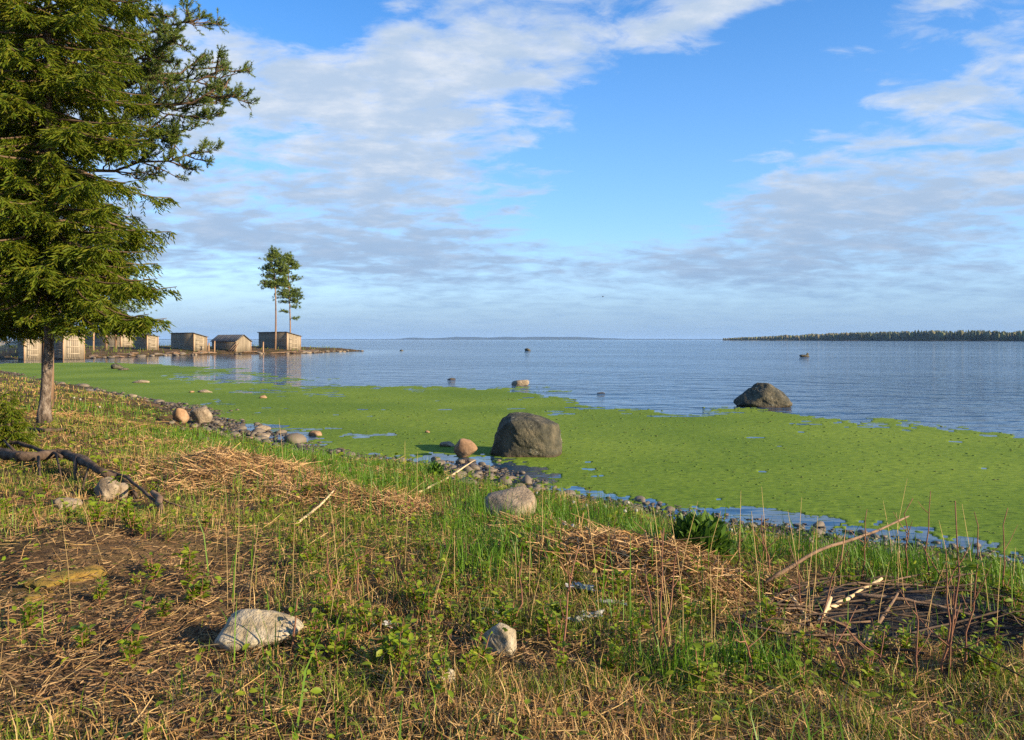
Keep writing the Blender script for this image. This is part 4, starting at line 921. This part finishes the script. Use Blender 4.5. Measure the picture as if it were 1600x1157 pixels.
cover(390000, 2.4, 60, lambda x, y: np.clip((.14 + .80 * tuft(x, y, 101, .38, .58)) * np.clip((y - 1.6) / 3, .35, 1) * (1 - .98 * np.clip(1.5 * bmask(x, y, BARE), 0, 1)) * (.35 + .9 * tuft(x * 3, y * 3, 111, .35, .6)) * (1 - .8 * bmask(x, y, HEAP)), 0, 1), .095, .005, m_grass, 'grass', 'mixed green grass growing through the dead straw', lean=(.1, .8))
cover(200000, 2.4, 60, lambda x, y: np.clip((.25 + .6 * tuft(x, y, 131, .40, .60)) * (1 - .95 * np.clip(1.4 * bmask(x, y, BARE), 0, 1)) * (1 - .6 * bmask(x, y, LUSH)), 0, 1), .10, .0045, m_straw, 'dry_grass', 'standing dry straw-coloured grass', lean=(.2, 1.1))
cover(26000, 60, 200, lambda x, y: np.full(np.shape(x), .8), .35, .03, m_grass, 'far_grass', 'grass on the far bank and spit', lod=.0006)
TALL = blobs([(1500, 930, 150, 34, .8), (1320, 905, 110, 22, .6), (970, 985, 50, 16, .5), (1205, 965, 45, 22, .5), (20, 1010, 50, 50, .5), (440, 1020, 40, 30, .5), (1180, 1040, 60, 24, .6), (860, 850, 40, 20, .5), (690, 740, 30, 14, .6), (1100, 905, 80, 16, .5)])
cover(60000, 2.5, 30, lambda x, y: np.clip(bmask(x, y, TALL) * .5 * tuft(x * 2, y * 2, 181, .42, .6) + .025 * tuft(x, y, 191, .5, .6), 0, 1), .26, .0075, m_lush, 'tall_grass', 'taller fresh grass blades in loose tufts', lean=(.1, .6))
# lying straw and litter
def litter(N, dens_f, L, w, mname, oname, label, r1=40, zoff=.012, tilt=.18):
    x, y, z, r = polar(N, 2.4, r1); k = (rng.random(N) < dens_f(x, y)) & (z > .18); x, y, z, r = x[k], y[k], z[k], r[k]; n = len(x)
    a = rng.uniform(0, 6.283, n); d = norm(np.stack([np.cos(a), np.sin(a), rng.normal(0, tilt, n)], 1)); LL = L * rng.lognormal(0, .4, n)
    P = np.stack([x, y, z + zoff + rng.random(n) * .03], 1); E = P + d * LL[:, None]; d[:, 2] = np.maximum(d[:, 2], (z_at(E[:, 0], E[:, 1]) + .004 - P[:, 2]) / LL)
    v, f = ribbons(P, d, LL, np.maximum(w * rng.uniform(.6, 1.4, n), r * .0005), rng.normal(size=(n, 3)) * (LL * .10)[:, None]); b = MB(); b.add(v, f); return tag(b.build(oname, mname), label, kind='stuff')
litter(220000, lambda x, y: np.clip(.22 + .78 * bmask(x, y, BARE), 0, 1), .05, .0045, m_litter, 'plant_litter', 'brown plant litter strewn over bare soil')
litter(105000, lambda x, y: np.clip(.45 * (1 - .72 * bmask(x, y, BARE)), 0, 1), .13, .0035, m_straw, 'fallen_straw', 'fallen straw stems lying across the bank')
# reed heaps
def heap(name_label, px, py, sx, sy, rot, n, hgt):
    c = G(px, py); r_ = rng.normal(size=(n, 2)) * .55; u = np.clip(r_[:, 0], -1.3, 1.3) * sx; w = np.clip(r_[:, 1], -1.3, 1.3) * sy
    x = c[0] + u * math.cos(rot) - w * math.sin(rot); y = c[1] + u * math.sin(rot) + w * math.cos(rot); q = np.exp(-(r_ ** 2).sum(1))
    a = rot + rng.normal(0, 1.05, n) + 2.2 * (fbm(x * 1.6, y * 1.6, 88) - .5); d = norm(np.stack([np.cos(a), np.sin(a), rng.normal(0, .34, n)], 1)); LL = .17 * rng.lognormal(0, .45, n)
    P = np.stack([x, y, z_at(x, y) + q * hgt * rng.random(n) * (.5 + 1.1 * fbm(x * 2.2, y * 2.2, 89)) + .01], 1) - d * (LL / 2)[:, None]
    v, f = ribbons(P - c, d, LL, np.maximum(.0055 * rng.uniform(.6, 1.5, n), y * .0005), rng.normal(size=(n, 3)) * (LL * .12)[:, None] + np.array([0, 0, -.03])); b = MB(); b.add(v, f)
    tag(b.build('reed_heap', m_reed, loc=c), name_label, 'reed heap', 'heaps of washed up dry reeds')
heap('largest heap of dry reeds on the bank right of the log', 380, 748, 1.2, .72, -.45, 8000, .23)
heap('flatter reed heap running right from the largest heap', 575, 788, .95, .38, -.25, 2800, .10)
heap('reed heap with a dark hollow, left of the dark leafy clump', 965, 880, 1.1, .5, -.6, 7000, .19)
heap('small reed heap in front of the pale blunt stone', 845, 838, .5, .3, -.3, 2600, .14)
heap('thin strip of reeds behind the lush grass near the stony point', 600, 742, .9, .35, -.1, 1300, .06)
heap('patch of reeds at the foot of the old spruce', 125, 655, 1.1, .5, .1, 1300, .06)
heap('reed strip along the stony shore below the stone pair', 300, 700, 1.2, .6, -.4, 1800, .08)

# ------------------------------------------------------------------ leafy weeds, canes, seed heads
def weed_mesh(seed, h, nl, lw, m, stems=3, red=False):
    r0 = np.random.default_rng(seed); b = MB(); P, Dv = [], []
    for s in range(stems):
        a = r0.uniform(0, 6.28); e = np.array([math.cos(a), math.sin(a), 0]) * r0.uniform(.1, .4); hh = h * r0.uniform(.6, 1.1)
        pts = np.array([(0, 0, 0), e * hh * .4 + np.array([0, 0, hh * .5]), e * hh + np.array([0, 0, hh])]); v, f = tube(pts, [.004, .003, .0015], 3, False); b.add(v, f, 1)
        for q in range(nl):
            t = r0.uniform(.3, 1.0); c = np.array([np.interp(t, [0, .5, 1], pts[:, w]) for w in range(3)]); aa = r0.uniform(0, 6.28)
            P.append(c); Dv.append(norm(np.array([math.cos(aa), math.sin(aa), r0.uniform(-.1, .9)])))
    L = r0.uniform(.6, 1.2, len(P)) * lw
    v, f = leaves(np.array(P), np.array(Dv), L, L * .5); b.add(v, f, 0)
    return b.mesh('weed', [m, m_stem])
wv_ = [weed_mesh(200 + q, .15, 9, .042, m_leaf, 5) for q in range(7)]
cnt = 0
spots = [(520, 930), (555, 985), (640, 880), (660, 915), (690, 900), (600, 925), (860, 1010), (975, 940), (1000, 905), (120, 1020), (300, 955), (330, 935), (240, 975), (440, 1050), (880, 985), (650, 950), (560, 900), (700, 870), (500, 890), (760, 920), (1060, 940), (1430, 1030), (1350, 1040), (1560, 1040), (1250, 1040),
         (230, 920), (290, 905), (145, 950), (200, 1040), (480, 1040), (350, 1040), (620, 1040), (740, 1060), (960, 1050)]
while cnt < 280:
    if cnt < len(spots) * 2: px, py = spots[cnt // 2]; px += rng.normal() * 14; py += rng.normal() * 7; py = min(py, 1060)
    else:
        px, py = rng.uniform(0, 1600), 1100 - 330 * rng.random() ** .8
        if py < 700: continue
    if 310 < px < 480 and 985 < py < 1090: px += 175
    c = G(px, py)
    if c[2] < .12 or (cnt >= len(spots) * 2 and bmask(c[0], c[1], BARE) > .6): cnt += (rng.random() < .02); continue
    o = link('leafy_weed', wv_[cnt % 7], loc=c); s = rng.uniform(.6, 1.35); o.scale = (s, s, s * rng.uniform(.8, 1.2)); o.rotation_euler = (0, 0, rng.uniform(0, 6.28))
    where = [('beside the long pale rough stone', abs(px - 400) < 130 and 930 < py < 1060), ('around the angular whitish stone', abs(px - 790) < 110 and py > 930), ('before the brush heap with the black patch', px > 1180 and py > 960),
             ('on the bare brown slope at left', px < 500 and py > 850), ('behind the brush heap by the water', px > 1100), ('in the dry grass right of the fallen log', px < 500), ('along the front reed heap', px > 820), ('in the grassy middle of the bank', True)]
    w_ = [a_ for a_, t_ in where if t_][0]
    tag(o, 'small bright green leafy weed ' + w_, 'weed', 'leafy weeds ' + w_); cnt += 1
# small leaf clutter far too many to count
x, y, z, r = polar(105000, 2.5, 30); k = (rng.random(105000) < .42 * np.clip((y - 2.6) / 2.5, .3, 1) * tuft(x, y, 171, .45, .62) * (1 - .85 * bmask(x, y, BARE)) * (1 - .7 * bmask(x, y, HEAP))) & (z > .1); n = k.sum()
a = rng.uniform(0, 6.28, n); d = norm(np.stack([np.cos(a), np.sin(a), rng.uniform(-.1, .8, n)], 1)); LL = rng.uniform(.02, .05, n) * np.clip(r[k] / 6, 1, 2)
v, f = leaves(np.stack([x[k], y[k], z[k] + rng.uniform(.02, .16, n)], 1), d, LL, LL * .55); b = MB(); b.add(v, f); tag(b.build('ground_herbs', m_leaf), 'low leafy herbs covering the bank', kind='stuff')
# dark leafy clump and its neighbours
def clump(px, py, w_px, h_px, m, label, n, lw, seed):
    c = G(px, py); r0 = np.random.default_rng(seed); W = w_px / F * c[1] / 2; H = h_px / F * c[1]; q = norm(r0.normal(size=(n, 3))) * (r0.random((n, 1)) ** .4); q[:, 2] = np.abs(q[:, 2])
    P = q * np.array([W, W * .8, H]); dd = norm(q + np.array([0, 0, .6]) + r0.normal(size=(n, 3)) * .4); L = r0.uniform(.6, 1.3, n) * lw; v, f = leaves(P - dd * (L / 2)[:, None], dd, L, L * .36)
    root = tag(empty('leafy_clump', c), label, 'plant'); b = MB(); b.add(v, f); b.build('foliage', m, root); b = MB()
    for s in range(14):
        e = P[s * 3] * .8; v, f = tube([(0, 0, -.02), e * .5, e], [.008, .006, .004], 4, False); b.add(v, f)
    b.build('stem', m_stem, root)
clump(1092, 872, 108, 66, m_dark_leaf, 'dark green leafy clump by the shallow water strip', 900, .11, 1)
clump(680, 745, 26, 22, m_dark_leaf, 'small dark leafy clump beside the stony point', 200, .09, 2)
clump(1030, 868, 60, 22, m_dark_leaf, 'low dark leafy clump left of the taller dark one', 260, .08, 3)
# bare canes
GC = 'bare reddish canes'
def cane(bx, by, tx, ty, label, twigs=3, r=.006, leafy=0, group=GC):
    c = G(bx, by); d = c[1]; top = np.array([(tx - CX) / F * d - c[0], rng.normal() * .05, EYE + (HY - ty) / F * d - c[2]]); s = np.linspace(0, 1, 6); pts = top * s[:, None] + rng.normal(size=(6, 3)) * .010; pts[0] = (0, 0, -.03)
    b = MB(); v, f = tube(pts, r * (1 - .6 * s), 5); b.add(v, f); o = b.build('bare_cane', m_stem, loc=c); tag(o, label, 'cane', group)
    for q in range(twigs):
        t_ = rng.uniform(.3, .9); p = top * t_; e = norm(top * .8 + rng.normal(size=3) * np.array([.35, .3, .1])); ll = rng.uniform(.08, .24)
        b = MB(); v, f = tube([p, p + e * ll * .5, p + e * ll + np.array([0, 0, .02])], [r * .5, r * .4, r * .2], 4, False); b.add(v, f); b.build('twig', m_stem, o)
    if leafy:
        P = np.array([top * rng.uniform(.8, 1.02) for q in range(leafy)]); a = rng.uniform(0, 6.28, leafy); dd = norm(np.stack([np.cos(a), np.sin(a), rng.uniform(-.3, .5, leafy)], 1)); L = rng.uniform(.04, .085, leafy)
        for q in range(leafy):
            v, f = leaves(P[q:q + 1], dd[q:q + 1], L[q:q + 1], L[q:q + 1] * .4); b = MB(); b.add(v, f); b.build('leaf', m_leaf, o)
    return o
for bx, by, tx, ty, lab, tw, lf in [(1026, 1018, 1010, 890, 'leftmost cane of the reddish cluster right of the white scraps', 2, 0), (1029, 1020, 1040, 832, 'tallest cane of the reddish cluster right of the white scraps', 3, 0), (1031, 1018, 1062, 850, 'right cane of the reddish cluster right of the white scraps', 2, 0),
                               (1483, 1070, 1502, 785, 'tall thin cane crossing the weed near the right edge', 3, 0), (1470, 1065, 1490, 940, 'dark stem with branching twigs before the black patch', 4, 0), (1500, 1062, 1520, 860, 'budding cane with yellow green leaf tufts', 3, 12), (1480, 1050, 1485, 862, 'drooping-leaved cane left of the budding cane', 2, 12),
                               (1562, 940, 1566, 790, 'tallest cane at the far right edge', 1, 0), (1530, 925, 1530, 800, 'thin cane between the leaf tufts and the right edge', 1, 0), (1450, 920, 1452, 770, 'thin upright cane before the weed', 2, 0), (1415, 910, 1420, 780, 'slim twiggy cane left of the thin upright one', 3, 0), (1345, 905, 1350, 790, 'slim cane near the pole tip', 3, 0),
                               (1195, 920, 1185, 800, 'twiggy cane above the reed strip left of the pole', 4, 0), (1210, 925, 1190, 830, 'arching cane beside the twiggy one', 3, 0), (1150, 900, 1155, 825, 'short cane right of the dark leafy clump', 2, 0), (1275, 1000, 1318, 835, 'dark cane leaning right before the pole', 2, 0), (1255, 965, 1250, 880, 'short cane left of the dark leaning one', 3, 0),
                               (870, 1060, 905, 860, 'leaning reddish cane right of the angular stone', 3, 0), (805, 985, 815, 880, 'thin cane above the angular stone', 2, 0), (515, 930, 512, 850, 'dark red shoot at the edge of the bare slope', 1, 0), (525, 960, 500, 905, 'low red shoot on the bare slope edge', 1, 4), (570, 960, 555, 860, 'thin green-tipped shoot left of centre', 1, 5), (455, 1040, 470, 930, 'reddish shoot right of the long pale stone', 1, 4),
                               (1430, 1075, 1428, 945, 'thick pale stem standing before the heap', 2, 0), (1405, 1070, 1330, 990, 'stem leaning left before the heap', 2, 0), (1320, 1075, 1300, 990, 'bent stem low before the heap', 2, 0), (1180, 1060, 1150, 955, 'stem leaning left of the heap', 2, 0), (185, 1010, 235, 935, 'reddish shoot with fresh leaves on the bare slope', 0, 8), (60, 830, 52, 765, 'grassy green shoot on the bare slope at left', 0, 4)]:
    cane(bx, by, tx, ty, lab, tw, .0065 if by > 900 else .005, lf)
# tall grass stalks
for k in range(75):
    px = rng.uniform(900, 1620) if k < 45 else rng.uniform(100, 900); py = rng.uniform(880, 1040) if k < 45 else rng.uniform(660, 1000); c = G(px, py)
    if c[2] < .1: continue
    h = rng.uniform(.3, .75); e = rng.normal(size=2) * .12 * h; b = MB(); v, f = tube([(0, 0, -.02), (e[0] * .4, e[1] * .4, h * .5), (e[0], e[1], h)], [.0020 * max(1, c[1] / 7)] * 2 + [.001], 3, False); b.add(v, f)
    w_ = 'around the brush heap at right' if px > 1150 else ('around the front reed heap' if px > 900 else ('in the middle of the bank' if px > 420 else 'on the left of the bank'))
    tag(b.build('grass_stalk', m_straw, loc=c), 'tall dry grass stalk ' + w_, 'grass stalk', 'tall dry grass stalks ' + w_)
# seed heads
for px, py, h in [(880, 838, .16), (893, 842, .16), (838, 775, .12), (980, 800, .18), (993, 812, .17), (975, 812, .16), (945, 800, .14), (895, 790, .12), (915, 795, .12), (1140, 845, .16), (1147, 848, .15), (155, 640, .25), (125, 628, .25), (115, 625, .25)]:
    c = G(px, py + 12); s = tag(empty('seed_head', c), 'fluffy round seed head on a thin stalk near the water', 'seed head', 'fluffy seed heads near the shore'); b = MB(); v, f = tube([(0, 0, -.02), (.01, 0, h)], [.003, .002], 4); b.add(v, f); b.build('stalk', m_grass, s)
    v, f = ico(2); b = MB(); b.add(v * .017 * (1 + .25 * rng.normal(size=(len(v), 1)) * .5) * max(1, c[1] / 14) + np.array([.01, 0, h]), f); b.build('fluff', m_fluff, s)
# moss cushions on the bare slope
m_moss = mat('moss', [(.10, .075, .012), (.20, .13, .02), (.27, .15, .03)], scale=9, bump=.8, bscale=50)
for px, py, w, lab in [(80, 905, 60, 'orange brown moss cushion on the bare slope'), (60, 935, 50, 'second moss cushion below the orange brown one'), (125, 900, 50, 'dull moss patch right of the orange cushion')]:
    c = G(px, py); W = w / F * c[1]; v, f = rock((W, W * 1.2, .07), sub=4, amp=.22, seed=px); b = MB(); b.add(v, f); tag(b.build('moss_cushion', m_moss, smooth=True, loc=c + np.array([0, 0, -.005])), lab, 'moss')
# bird over the lake
d = 140.; u = (942 - CX) / F; root = tag(empty('bird', (u * d, d, EYE + (HY - 464) / F * d)), 'small dark bird flying over the lake', 'bird')
b = MB(); v, f = rock((.34, .11, .10), sub=2, amp=.02, seed=2, nplanes=20); b.add(v, f); b.build('body', m_bird, root, smooth=True)
for s in (-1, 1):
    b = MB(); b.add([(-.05, 0, .02), (.08, 0, .02), (.04, s * .22, .12), (-.05, s * .2, .12), (-.10, s * .42, .06), (-.05, 0, .03), (.08, 0, .035), (.04, s * .22, .13), (-.05, s * .2, .13)], [(0, 1, 2), (0, 2, 3), (3, 2, 4), (5, 7, 6), (5, 8, 7), (8, 4, 7)]); b.build('wing', m_bird, root)

# ------------------------------------------------------------------ haze over the lake
m = bpy.data.materials.new('haze'); m.use_nodes = True; t = m.node_tree; t.nodes.clear()
pv = t.nodes.new('ShaderNodeVolumePrincipled'); pv.inputs['Color'].default_value = (.38, .62, 1.0, 1); pv.inputs['Density'].default_value = 5.0e-5
o = t.nodes.new('ShaderNodeOutputMaterial'); t.links.new(pv.outputs[0], o.inputs['Volume'])
b = MB(); v, f = box((-27000, -3100, -4.0), (54000, 0, 0), (0, 30000, 0), (0, 0, 64)); b.add(v, f)
tag(b.build('haze', m), 'thin blue haze over the lake', kind='stuff')
